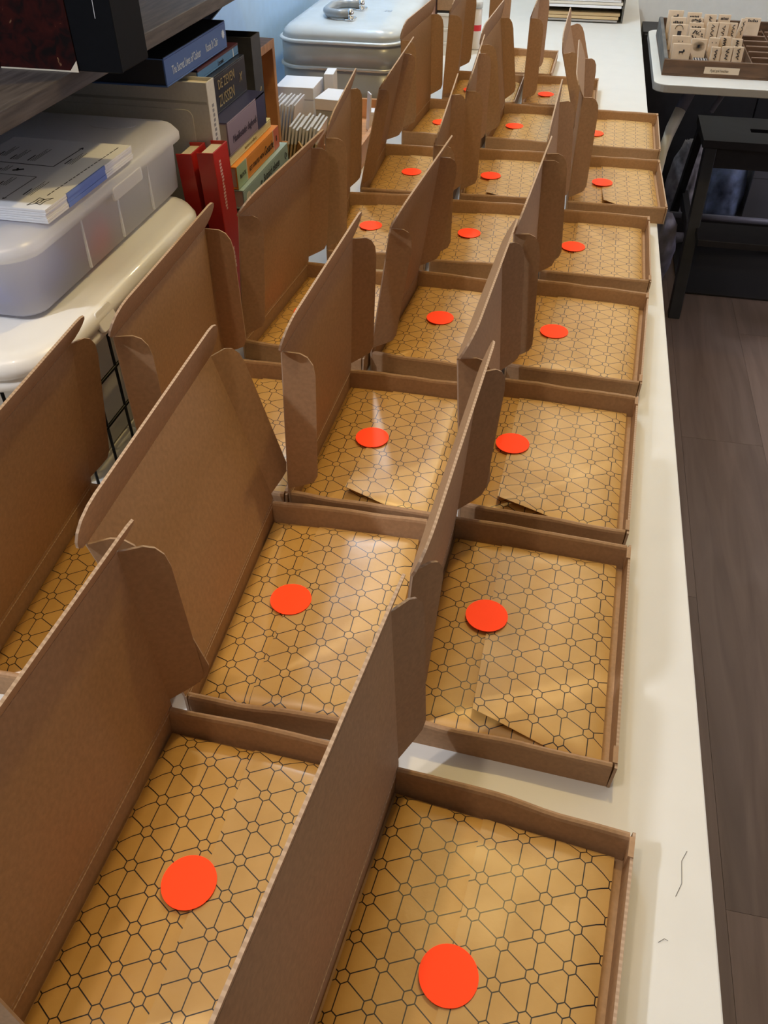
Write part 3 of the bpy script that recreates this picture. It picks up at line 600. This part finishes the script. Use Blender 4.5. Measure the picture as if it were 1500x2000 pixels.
MB().box(-0.145, 0.0002, -b, b, h - 0.0024, h + 0.0002).obj('wine_cover', mcol('wine_cover', (0.06, 0.012, 0.02, 1)), t)
MB().box(0, 0.0003, b - 0.022, b - 0.020, 0.0005, h - 0.003).obj('white_stripe', paper_w, t); text('Leonie', 0.008, t, (0.0003, -0.006, 0.003), SIDE, ink, shear=0.3)
t, b, h = flat('colour_book', 'blue paperback on colour, topmost of the stack under the shelf', -0.476, 0.997, 1.202, 0.3028, 0.3345, mcol('deep_blue_cover', (0.055, 0.120, 0.330, 1), 0.45), 0.13, mcol('dark_page_edges', (0.02, 0.02, 0.025, 1)))
MB().box(-0.131, -0.0008, -b, b, h - 0.0008, h + 0.0006).obj('black_top', blk, t)
wt = mcol('pale_blue_print', (0.55, 0.62, 0.72, 1))
text('The Secret Lives of Colour', 0.0135, t, (0.0002, -0.084, 0.010), SIDE, wt, sx=0.62); text('Kassia St Clair', 0.0135, t, (0.0002, 0.026, 0.010), SIDE, wt, sx=0.55)
MB().prism([((0.0055 if i % 2 else 0.0042)*math.cos(2*PI*i/20), (0.0055 if i % 2 else 0.0042)*math.sin(2*PI*i/20)) for i in range(20)], 0, 0.0003).obj('round_emblem', wt, t, loc=(0.0001, b - 0.012, 0.018), rot=SIDE)
t = thing('slipcase', 'black open-topped slipcase standing behind the book stack', 'box', (-0.545, 1.322, ZT), 0)
MB().box(-0.07, 0.067, -0.020, -0.018, 0, 0.298).box(-0.07, 0.067, 0.018, 0.020, 0, 0.298).box(-0.07, -0.068, -0.018, 0.018, 0, 0.298).box(0.065, 0.067, -0.018, 0.018, 0, 0.298).box(-0.068, 0.065, -0.018, 0.018, 0, 0.002).obj('shell', mcol('charcoal_board', (0.035, 0.035, 0.038, 1), 0.6, noise_amt=0.2), t)
sg = MB()
for k in range(14): sg.tube([(0.0673, -0.006 + 0.008 * random.random(), 0.06 + k * 0.012), (0.0673, 0.004 * random.random(), 0.066 + k * 0.012), (0.0673, 0.008 * random.random() - 0.002, 0.070 + k * 0.012)], 0.0007, 4)
sg.obj('gold_script', gold, t)

# ------------------------------------------------------------------ crate, card tray and its contents
t = thing('wooden_crate', 'small open wooden crate on its side behind the black slipcase', 'crate', (-0.62, 1.51, ZT))
for nm, b_ in (('plank', (-0.075, 0.07, -0.11, 0.11, 0, 0.012)), ('plank', (-0.075, 0.07, -0.11, 0.11, 0.216, 0.230)), ('plank', (-0.075, 0.07, -0.11, -0.097, 0.0121, 0.2159)), ('plank', (-0.075, 0.07, 0.097, 0.11, 0.0121, 0.2159)), ('back_panel', (-0.075, -0.066, -0.0969, 0.0969, 0.0121, 0.2159))):
    MB().box(*b_).obj(nm, wood_o, t, bevel=0.001)
tr = thing('card_tray', 'low orange wooden tray of cards beside the metal case', 'tray', (-0.507, 1.795, ZT))
for nm, b_ in (('base', (-0.112, 0.112, -0.165, 0.165, 0, 0.006)), ('side', (-0.112, -0.103, -0.165, 0.165, 0.0061, 0.045)), ('side', (0.103, 0.112, -0.165, 0.165, 0.0061, 0.045)), ('end', (-0.1029, 0.1029, -0.165, -0.156, 0.0061, 0.045)), ('end', (-0.1029, 0.1029, 0.156, 0.165, 0.0061, 0.045))):
    MB().box(*b_).obj(nm, wood_o, tr, bevel=0.001)
wbx = mcol('white_card', (0.84, 0.84, 0.88, 1), 0.55)
def cbox(nm, lab, cat, loc, sx, sy, sz, m, rz=0.0, lidm=None, group=None):
    t = thing(nm, lab, cat, loc, rz, group); MB().box(-sx/2, sx/2, -sy/2, sy/2, 0, sz * (.78 if lidm else 1)).obj('body', m, t, bevel=0.0012)
    if lidm: MB().box(-sx/2 - .001, sx/2 + .001, -sy/2 - .001, sy/2 + .001, sz * .782, sz).obj('lid', lidm, t, bevel=0.0012)
    return t
cbox('white_box', 'flat white carton in the wooden tray, behind the fan of cards', 'box', (-0.563, 1.800, ZT + 0.0064), 0.078, 0.085, 0.106, wbx, 0.03, wbx)
cbox('white_block', 'narrow upright white block right of the flat white carton', 'block', (-0.508, 1.845, ZT + 0.0064), 0.020, 0.05, 0.118, wbx, 0.1)
cbox('white_box', 'white box with grey base, right of the narrow white block', 'box', (-0.478, 1.755, ZT + 0.0064), 0.052, 0.075, 0.098, mcol('grey_card', (0.38, 0.42, 0.42, 1), 0.6), -0.10, wbx)
for k in range(8):
    t = thing('greeting_card', 'white folded card in the fan of cards in the wooden tray', 'card', (-0.594 + k * 0.0062, 1.692 + k * 0.001, ZT + 0.0066), 0.0, 'fan of white cards in the tray', (0.0, 0.16, 0.04))
    MB().box(-0.0006, 0.0002, -0.040, 0.040, 0, 0.102 - 0.002 * (k % 3)).box(0.0008, 0.0016, -0.040, 0.040, 0, 0.102 - 0.002 * (k % 3)).obj('card', wbx, t)
film = mat('clear_film', (0.80, 0.78, 0.76, 1), 0.16, spec=0.8)
kcard = mcol('kraft_card', (0.46, 0.33, 0.17, 1), 0.7)
for k in range(9):
    t = thing('sleeved_card', 'kraft card in a clear sleeve, in the row before the tray', 'card', (-0.525 + k * 0.0064, 1.577 + k * 0.001, ZT + 0.0002), 0.0, 'kraft cards in clear sleeves', (0.0, 0.18, 0.06))
    MB().box(-0.0016, 0.0016, -0.045, 0.040, 0, 0.074).obj('card', kcard, t)
    MB().box(-0.0018, 0.0018, -0.043, 0.043, 0.0745, 0.106 - 0.003 * (k % 3)).obj('sleeve', film, t)
t = thing('red_card', 'bright red card at the right end of the kraft sleeves', 'card', (-0.449, 1.585, ZT + 0.0002), 0.0, None, (0, 0.12, 0.1)); MB().box(-0.001, 0.001, -0.032, 0.032, 0, 0.088).box(0.0012, 0.002, -0.032, 0.032, 0, 0.088).obj('card', mcol('red_card', (0.75, 0.03, 0.06, 1), 0.5), t)
t = thing('kraft_envelope', 'small golden kraft envelope before the row of sleeves', 'envelope', (-0.486, 1.490, ZT + 0.0002), 0.0, None, (0, 0.2, 0.5)); MB().box(-0.0015, 0.0015, -0.03, 0.03, 0, 0.085).obj('envelope', mcol('golden_kraft', (0.55, 0.36, 0.13, 1), 0.6), t)
MB().plate([(-0.03, 0.085), (0.03, 0.085), (0.0, 0.052)], 0.0006, (0.002, 0, 0), (0, 1, 0), (0, 0, 1)).obj('envelope_flap', MATS['golden_kraft'], t)
t = thing('white_card', 'single white card standing at the far end of the tray', 'card', (-0.433, 1.862, ZT + 0.0066), 0.0, None, (0, 0.06, 0.5)); MB().box(-0.001, 0.001, -0.012, 0.012, 0, 0.075).box(0.0012, 0.002, -0.012, 0.012, 0, 0.075).obj('card', wbx, t)
cbox('small_carton', 'little white carton at the far end of the tray', 'box', (-0.425, 1.905, ZT + 0.0064), 0.03, 0.03, 0.030, wbx, 0.1, wbx)

# ------------------------------------------------------------------ grey metal case
t = thing('metal_case', 'grey enamelled metal case with rounded lid and chrome-mounted handle', 'case', (-0.532, 2.235, ZT))
rc = lambda a, b, z, r: [(x, y, z) for x, y in rrect(-a, a, -b, b, r, 8)]
a_, b_ = 0.143, 0.235
MB().loft([rc(a_-.006, b_-.006, 0.001, .05), rc(a_, b_, 0.006, .055), rc(a_, b_, 0.086, .055)]).obj('body', steel, t)
MB().loft([rc(a_+.001, b_+.001, 0.086, .056), rc(a_+.005, b_+.005, 0.0885, .059), rc(a_+.005, b_+.005, 0.0925, .059), rc(a_+.001, b_+.001, 0.095, .056)]).obj('body_bead', mcol('worn_bright_rim', (0.62, 0.60, 0.56, 1), 0.3, metal=0.6), t)
MB().loft([rc(a_+.0005, b_+.0005, 0.0952, .056), rc(a_, b_, 0.139, .055)]).obj('lid_band', steel, t)
MB().loft([rc(a_+.001, b_+.001, 0.139, .056), rc(a_+.005, b_+.005, 0.141, .059), rc(a_+.005, b_+.005, 0.1445, .059), rc(a_, b_, 0.1465, .055)]).obj('lid_bead', mcol('pale_enamel_rim', (0.66, 0.70, 0.72, 1), 0.3, metal=0.2), t)
top_m = mcol('grey_blue_enamel', (0.60, 0.64, 0.66, 1), 0.25, coat=0.3, noise_amt=0.06, noise_scale=14)
MB().loft([rc(a_-.001, b_-.001, 0.1466, .055), rc(a_-.006, b_-.006, 0.158, .052), rc(a_-.016, b_-.016, 0.167, .045), rc(a_-.032, b_-.032, 0.1715, .035), rc(a_-.06, b_-.08, 0.173, .02)]).obj('domed_lid', top_m, t)
hy0, hy1, hx = -0.150, -0.040, 0.010
for yy in (hy0, hy1):
    MB().prism(rrect(-0.012, 0.012, -0.018, 0.018, 0.008, 4), 0.1735, 0.1775).obj('handle_plate', chrome, t, loc=(hx, yy, -0.0006), bevel=0.001)
    MB().loft([[(hx + 0.008*s_*math.cos(2*PI*i/14), yy + 0.010*s_*math.sin(2*PI*i/14), z) for i in range(14)] for s_, z in ((1, .176), (1, .186), (.8, .192), (.3, .195))]).obj('handle_post', chrome, t)
gm = mcol('grey_handle_plastic', (0.30, 0.33, 0.36, 1), 0.3, coat=0.3)
MB().tube([(hx - 0.004, hy0, 0.184), (hx - 0.03, hy0 - 0.004, 0.184), (hx - 0.052, hy0 + 0.006, 0.184), (hx - 0.062, hy0 + 0.028, 0.184), (hx - 0.062, hy1 - 0.028, 0.184), (hx - 0.052, hy1 - 0.006, 0.184), (hx - 0.03, hy1 + 0.004, 0.184), (hx - 0.004, hy1, 0.184)], 0.0095, 12).obj('handle', gm, t)
bd = MB()
for k in range(3): bd.box(0.068 + k*0.006, 0.0715 + k*0.006, -0.05 - k*0.002, -0.030, 0.1722, 0.1731)
bd.obj('stamped_badge', gm, t)

# ------------------------------------------------------------------ far end of the table
lt = (0.82, 0.80, 0.74, 1)
for k in range(3):
    cbox('drawer_box', ['lowest', 'middle', 'topmost'][k] + ' white carton in the pile beside the metal case', 'box', (-0.358, 2.66, ZT + k * 0.0345), 0.080, 0.18, 0.034, mcol('ivory_card', lt, 0.6), 0, MATS['ivory_card'], 'pile of white cartons')
cbox('kraft_carton', 'closed kraft carton on top of the white cartons', 'box', (-0.358, 2.66, ZT + 0.1036 + 0.006), 0.084, 0.18, 0.10, card)
cbox('dark_gap_slab', 'thin black slab for the dark gap between kraft carton and white cartons', 'tray', (-0.358, 2.66, ZT + 0.1036), 0.082, 0.178, 0.0058, black_m)  # black slab stands in for the shade in the gap below the carton
t = thing('candle_jar', 'white candle jar with a red label band near the cartons', 'jar', (-0.300, 2.66, ZT))
n_ = 24; ci = lambda r, z: [(r*math.cos(2*PI*i/n_), r*math.sin(2*PI*i/n_), z) for i in range(n_)]
MB().loft([ci(.012, .001), ci(.0145, .004), ci(.0145, .098), ci(.012, .104)]).obj('glass', mcol('milk_glass', (0.72, 0.66, 0.58, 1), 0.2), t)
MB().loft([ci(.0148, .048), ci(.0148, .063)], 0, False).obj('red_band', mcol('red_label', (0.62, 0.02, 0.03, 1), 0.5), t)
MB().loft([ci(.0155, .1041), ci(.0155, .118), ci(.012, .121)]).obj('jar_lid', mcol('pale_lid', (0.6, 0.62, 0.6, 1), 0.3), t)
cbox('camera_bag', 'small black case behind the grey metal case', 'case', (-0.56, 2.60, ZT), 0.11, 0.14, 0.155, black_m)
cbox('patterned_tin', 'pinkish tin box behind the metal case, by the cartons', 'tin', (-0.445, 2.60, ZT), 0.080, 0.14, 0.140, mcol('pink_floral_tin', (0.55, 0.33, 0.27, 1), 0.5, noise_amt=0.6, noise_scale=70))
smoke = mat('smoked_plastic', (0.18, 0.18, 0.17, 1), 0.25, trans=0.35, spec=0.5)
for k in range(3):
    t = thing('letter_tray', ['lowest smoked letter tray on the far end of the table', 'middle smoked letter tray holding white papers', 'topmost smoked letter tray at the upper picture edge'][k], 'tray', (-0.015, 3.24, ZT + k * 0.040), 0, 'stack of letter trays')
    MB().box(-0.130, 0.130, -0.155, 0.155, 0, 0.003).obj('base', smoke, t)
    for s in (-1, 1): MB().box(0.127*s - .003, 0.127*s + .003, -0.155, 0.155, 0.003, 0.0397).obj('side_wall', smoke, t, bevel=0.001)
    MB().box(-0.124, 0.124, 0.150, 0.155, 0.003, 0.035).obj('back_wall', smoke, t)
def sheafs(nm, lab, z, n, m, w, th, grp, dy=0.0, cat='paper'):
    for k in range(n):
        o = thing(nm, lab[k], cat, (-0.012 + 0.003 * math.sin(k * 2.3), 3.225 + dy, ZT + z + k * th), 0.008 * math.sin(k * 1.7), grp)
        MB().box(-w/2, w/2, -0.15, 0.13, 0.0, th * 0.85).obj('sheets', m[k % len(m)], o, bevel=0.0008)
buff = mcol('buff_envelope', (0.66, 0.47, 0.24, 1), 0.6)
sheafs('buff_envelope', ['lower buff envelope in the bottom letter tray', 'upper buff envelope in the bottom letter tray'], 0.0105, 2, [buff], 0.225, 0.0095, 'buff envelopes in the trays')
sheafs('grey_folder', ['grey folder beneath the buff envelopes in the bottom tray'], 0.0035, 1, [mcol('grey_folder', (0.36, 0.33, 0.30, 1))], 0.22, 0.006, None)
sheafs('paper_sheaf', ['lowest white sheaf in the middle letter tray', 'second white sheaf in the middle letter tray', 'upper white sheaf in the middle letter tray'], 0.0435, 3, [paper_w, mcol('warm_white', (0.72, 0.66, 0.55, 1))], 0.232, 0.0085, 'white sheaves in the trays', -0.012)
sheafs('pink_folder', ['dusty pink folder on the white sheaves in the middle tray'], 0.0692, 1, [mcol('dusty_pink', (0.50, 0.25, 0.24, 1))], 0.235, 0.0075, None, -0.015)
sheafs('paper_sheaf', ['pale sheaf in the topmost letter tray'], 0.0835, 1, [MATS['warm_white']], 0.23, 0.010, None, -0.005)

# ------------------------------------------------------------------ school desk with the tray of rubber stamps
dk = thing('school_desk', 'white school desk with rounded corners carrying the stamp tray', 'desk', (0.55, 2.781, FZ))
dz = -0.02 - FZ
MB().prism(rrect(-0.351, 0.351, -0.322, 0.322, 0.035, 6), dz - 0.020, dz, 0, 1).obj('desktop', [white_top, mcol('grey_desk_edge', (0.36, 0.33, 0.28, 1), 0.6)], dk, bevel=0.002)
leg_m = mcol('ivory_tube', (0.80, 0.76, 0.62, 1), 0.35); gs = mcol('grey_tube_and_shade', (0.16, 0.16, 0.20, 1), 0.4)
for sx in (-1, 1):
    x0 = 0.235 * sx
    MB().tube([(x0 * .9, -0.10, dz - 0.021), (x0, -0.125, dz - 0.065), (x0 * 1.07, -0.145, dz - 0.105)], 0.0165, 12).obj('shaded_leg_top', gs, dk)  # upper leg coloured blue-grey for the shade under the desktop
    MB().tube([(x0 * 1.07, -0.145, dz - 0.105), (x0 * 1.14, -0.170, dz - 0.15), (x0 * 1.20, -0.183, dz - 0.22), (x0 * 1.215, -0.19, dz - 0.32), (x0 * 1.215, -0.20, 0.012)], 0.0160, 12).obj('leg', leg_m, dk)
    MB().tube([(x0 * 1.215, -0.28, 0.013), (x0 * 1.215, 0.27, 0.013)], 0.0125, 10).obj('foot', leg_m, dk)
    MB().tube([(x0 * 0.5, -0.05, dz - 0.022), (x0 * 0.58, -0.10, dz - 0.06), (x0 * .72, -0.16, dz - 0.10)], 0.008, 8).obj('brace', gs, dk)
MB().tube([(-0.27, 0.2, 0.2), (0.27, 0.2, 0.2)], 0.011, 8).obj('cross_bar', gs, dk)
ty = thing('type_tray', 'dark wooden compartment tray full of rubber stamps on the desk', 'tray', (0.22, 2.55, -0.0196))
MB().box(0, 0.56, 0, 0.47, 0, 0.004).obj('base', wood_b, ty)
MB().box(0, 0.56, 0, 0.010, 0.004, 0.0385).obj('front_rail', wood_b, ty, bevel=0.0012)
MB().box(0, 0.56, 0.46, 0.47, 0.004, 0.050).obj('back_rail', wood_b, ty, bevel=0.0012)
greyw = mcol('weathered_grey_wood', (0.125, 0.115, 0.10, 1), 0.7, noise_amt=0.3, noise_scale=20)
for xx in (0.0, 0.55): MB().plate([(0.0101, 0.0041), (0.4599, 0.0041), (0.4599, 0.052), (0.44, 0.056), (0.0101, 0.040)], 0.010, (xx + 0.005, 0, 0), (0, 1, 0), (0, 0, 1)).obj('side_rail', greyw, ty, bevel=0.001)
for xx in (0.073, 0.117, 0.228, 0.30, 0.40, 0.48): MB().box(xx, xx + 0.003, 0.0102, 0.4598, 0.0041, 0.030).obj('divider', wood_b, ty)
for xx in (0.2312, 0.3032, 0.4032, 0.4832):
    for yy in (0.08, 0.145, 0.21, 0.275, 0.34, 0.40):
        o = MB().box(xx, xx + 0.066, yy, yy + 0.004, 0.0041, 0.034).box(xx, xx + 0.066, yy, yy + 0.004, 0.0341, 0.0362, 1).obj('cross_divider', [wood_b, mcol('worn_wood_edge', (0.36, 0.24, 0.17, 1), 0.7)], ty)
MB().box(0.107, 0.196, -0.0006, -0.0001, 0.0095, 0.0255).obj('paper_label', mcol('aged_label_paper', (0.66, 0.54, 0.40, 1), 0.7), ty)
text('Ayati gok houthan', 0.0105, ty, (0.122, -0.0008, 0.0140), FRONT, mcol('faded_ink', (0.05, 0.04, 0.035, 1)), sx=0.60)
ST = [('A', 0.262, 2.948, 0.047, 0.044, 0.029), ('A', 0.268, 2.893, 0.041, 0.043, 0.026), ('A', 0.267, 2.815, 0.034, 0.048, 0.033), ('A', 0.269, 2.718, 0.027, 0.049, 0.028), ('A', 0.267, 2.631, 0.022, 0.048, 0.035),
 ('B', 0.315, 2.935, 0.048, 0.040, 0.024), ('B', 0.318, 2.893, 0.044, 0.038, 0.021), ('B', 0.317, 2.847, 0.039, 0.040, 0.023), ('B', 0.315, 2.778, 0.033, 0.041, 0.033), ('B', 0.315, 2.677, 0.026, 0.041, 0.035),
 ('C', 0.358, 2.908, 0.046, 0.034, 0.031), ('C', 0.401, 2.930, 0.048, 0.034, 0.021), ('C', 0.357, 2.806, 0.038, 0.030, 0.046), ('C', 0.388, 2.806, 0.039, 0.028, 0.043), ('C', 0.414, 2.815, 0.041, 0.022, 0.038), ('C', 0.434, 2.845, 0.043, 0.018, 0.046),
 ('C', 0.357, 2.705, 0.030, 0.027, 0.025), ('C', 0.386, 2.714, 0.032, 0.028, 0.025), ('C', 0.416, 2.695, 0.032, 0.027, 0.025), ('C', 0.354, 2.603, 0.024, 0.023, 0.034), ('C', 0.382, 2.603, 0.026, 0.027, 0.034), ('C', 0.411, 2.603, 0.027, 0.026, 0.034), ('D', 0.480, 2.925, 0.047, 0.044, 0.015)]
COLN = {'A': 'leftmost', 'B': 'second', 'C': 'third', 'D': 'fourth'}; cnt = {}
tot = {'A': 5, 'B': 5, 'C': 12, 'D': 1}
MARK = ['paw-like blot', 'dotted border', 'arched window mark', 'two small dots', 'animal silhouette', 'dark caption bar', 'row of small figures', 'line of print', 'scribbled flowers', 'round burst', 'small slanting tick', 'pale caption', 'curly script', 'brush script', 'bold stroke', 'slanted stroke', 'faint rings', 'looped script', 'short script', 'thin vertical script', 'vertical brush script', 'heavy vertical script', 'long caption']
for k, (c_, x, y, zc, w, h) in enumerate(ST):
    zt_ = zc + h / 2; hh = zt_ + 0.0155
    t = thing('rubber_stamp', 'wooden rubber stamp with %s, in the %s compartment column' % (MARK[k], COLN[c_]), 'stamp', (x, y, -0.0155 + 0.0001), 0, 'wooden rubber stamps in the tray', (-0.16, 0.16 if k == 15 else 0.0, 0.03 * math.sin(k * 3.1)))
    MB().box(-w/2, w/2, 0, 0.016, 0, hh).obj('block', wood_l, t, bevel=0.0012)
    g = MB(); rnd = random.Random(k); zc_ = hh - h / 2; q = -0.0005
    if k == 9:
        for i in range(18):
            a = PI*i/18; g.plate([(-0.016*math.cos(a) - 0.0003, -0.012*math.sin(a)), (0.016*math.cos(a), 0.012*math.sin(a)), (0.016*math.cos(a) + 0.0006, 0.012*math.sin(a)), (-0.016*math.cos(a) + 0.0003, -0.012*math.sin(a))], 0.0004, (0, q, zc_), (1, 0, 0), (0, 0, 1))
    elif k == 2:
        g.tube([(0.011*math.cos(a/10*PI) , q, zc_ + 0.004 + 0.011*math.sin(a/10*PI)) for a in range(11)], 0.0008, 4); g.box(-0.003, 0.008, q, q + .0004, zc_ - 0.012, zc_)
    elif k in (5, 7, 11, 22, 1):
        for i in range(6): g.box(-w*.32 + i*w*.11, -w*.32 + i*w*.11 + w*.08, q, q + .0004, zc_ - .003, zc_ + .003 * rnd.random() + 0.001)
    elif k in (6, 8):
        for i in range(26): a, b_ = (rnd.random() - .5) * w * .7, (rnd.random() - .5) * h * .55; g.box(a, a + .0025, q, q + .0004, zc_ + b_, zc_ + b_ + .003)
    elif k in (3, 16):
        for s in (-1, 1): g.box(s*.005 - .001, s*.005 + .001, q, q + .0004, zc_ - .001, zc_ + .002)
    elif k in (0, 4):
        g.box(-.006, .006, q, q + .0004, zc_ - .004, zc_); g.box(.004, .0085, q, q + .0004, zc_ - .002, zc_ + .004); g.box(-.005, -.0035, q, q + .0004, zc_ - .008, zc_ - .004); g.box(.003, .0045, q, q + .0004, zc_ - .008, zc_ - .004)
    else:
        P = [(w*.16*math.sin(i*2.1 + k), q, zc_ + h*.36 - h*.72*i/9) for i in range(10)]; g.tube(P, [0.0006 + 0.0009*abs(math.sin(i*1.3 + k)) for i in range(10)], 5)
    g.obj('inked_mark', ink, t)
t = thing('stamp_strip', 'striped flat rubber stamp strip lying at the tray front', 'stamp', (0.316, 2.600, -0.0155)); MB().box(-0.018, 0.018, -0.012, 0.012, 0, 0.028).obj('block', mcol('grey_rubber', (0.40, 0.35, 0.32, 1), 0.6), t, bevel=0.001)
for k in range(5): MB().box(-0.0165 + k*0.0072, -0.0135 + k*0.0072, -0.0115, 0.0115, 0.0281, 0.0290).box(-0.0165 + k*0.0072, -0.0135 + k*0.0072, -0.0129, -0.0121, 0.012, 0.0290).obj('stripe', ink, t)

# ------------------------------------------------------------------ under the desk: step stool, mat, bags, added cabinet
ss = thing('step_stool', 'black wooden step stool with hand slot under the school desk', 'stool', (0.62, 2.92, FZ))
zs = -0.25 - FZ; bx = black_m
m = MB(); x0, x1, y0, y1 = -0.215, 0.215, -0.125, 0.135
m.box(x0, x1, y0, -0.018, zs - 0.022, zs).box(x0, x1, 0.018, y1, zs - 0.022, zs).box(x0, -0.065, -0.018, 0.018, zs - 0.022, zs).box(0.065, x1, -0.018, 0.018, zs - 0.022, zs).obj('seat', bx, ss)
def bar(a, b, w, d, nm):
    a = Vector(a); b = Vector(b); MB().add([(p.x + i * w/2, p.y + j * d/2, p.z) for p in (a, b) for i, j in ((-1, -1), (1, -1), (1, 1), (-1, 1))], [(3, 2, 1, 0), (4, 5, 6, 7), (0, 1, 5, 4), (1, 2, 6, 5), (2, 3, 7, 6), (3, 0, 4, 7)]).obj(nm, bx, ss, bevel=0.002)
for s in (-1, 1):
    bar((0.200 * s, -0.29, 0.0), (0.188 * s, -0.10, zs - 0.0222), 0.036, 0.044, 'leg'); bar((0.215 * s, 0.26, 0.0), (0.196 * s, 0.11, zs - 0.0222), 0.024, 0.044, 'leg')
    MB().box(0.192 * s - 0.010, 0.192 * s + 0.010, -0.21, 0.19, 0.20, 0.24).obj('side_rail', bx, ss)
MB().box(-0.186, 0.186, -0.300, -0.155, 0.245, 0.266).obj('lower_step', bx, ss, bevel=0.002)
MB().box(-0.182, 0.182, -0.108, -0.09, zs - 0.085, zs - 0.0222).obj('apron', bx, ss); MB().box(-0.205, 0.205, 0.16, 0.178, 0.10, 0.16).obj('back_rail', bx, ss)
o = MB().prism(rrect(0.44, 1.6, 2.80, 3.55, 0.01, 2), FZ + 0.0002, FZ + 0.006).obj('floor_mat', dark_mat); o.location.z = T; tag(o, 'dark rubber floor mat beneath the black step stool', 'mat')
t = thing('added_dark_cabinet', 'low black cabinet added to darken the wall behind the school desk', 'cabinet', (0.95, 3.47, FZ))  # cabinet added to keep the space under the desk dark
MB().box(-0.745, 1.0, -0.05, 0.12, 0.03, 0.665).obj('carcass', black_m, t)
for k in range(4): MB().box(-0.74 + k*.435, -0.31 + k*.435, -0.066, -0.0505, 0.035, 0.66).obj('door', black_m, t, bevel=0.002)
MB().box(-0.73, 0.98, -0.04, 0.11, 0.0, 0.0299).obj('plinth', black_m, t)
def bag(nm, lab, loc, sx, sy, sz, m, seed):
    t = thing(nm, lab, 'bag', loc); rings = []
    for j in range(13):
        f = j / 12; r = (0.75 + 0.25 * math.sin(f * PI)) * (1 if f < .85 else 1 - (f - .85) * 2.4)
        rings.append([(sx/2 * r * math.cos(2*PI*i/36) * (1 + .22 * noise.noise((i*.55, f*5, seed))), sy/2 * r * math.sin(2*PI*i/36) * (1 + .22 * noise.noise((i*.55 + 9, f*5, seed))), sz * f + .012 * noise.noise((i*.8, f*6, seed + 4)) * (f > 0)) for i in range(36)])
    MB().loft(rings).obj('bag_skin', m, t, ); return t
bag('shopping_bag', 'blue and white crumpled plastic bag behind the step stool', (0.586, 3.25, FZ + .0062), 0.13, 0.12, 0.33, mat('blue_white_plastic', (0.26, 0.33, 0.52, 1), 0.35, 0.9, 13, bump=0.3), 1.3)
bag('cloth_bag', 'grey patterned cloth bag left of the stool under the desk', (0.435, 3.24, FZ + .006), 0.12, 0.11, 0.36, mat('grey_patterned_cloth', (0.30, 0.28, 0.29, 1), 0.8, 0.6, 28), 5.1)
bag('shopping_bag', 'crumpled blue and tan bag on the floor beside the table edge', (0.345, 2.86, FZ + .0003), 0.11, 0.13, 0.25, mat('blue_tan_plastic', (0.20, 0.19, 0.24, 1), 0.4, 0.9, 11, bump=0.3), 8.7)
cbox('storage_box', 'plain grey storage box behind the step stool', 'box', (0.745, 3.27, FZ + .0062), 0.17, 0.14, 0.335, mcol('dim_grey_plastic', (0.24, 0.24, 0.26, 1), 0.5), 0, MATS['dim_grey_plastic'])
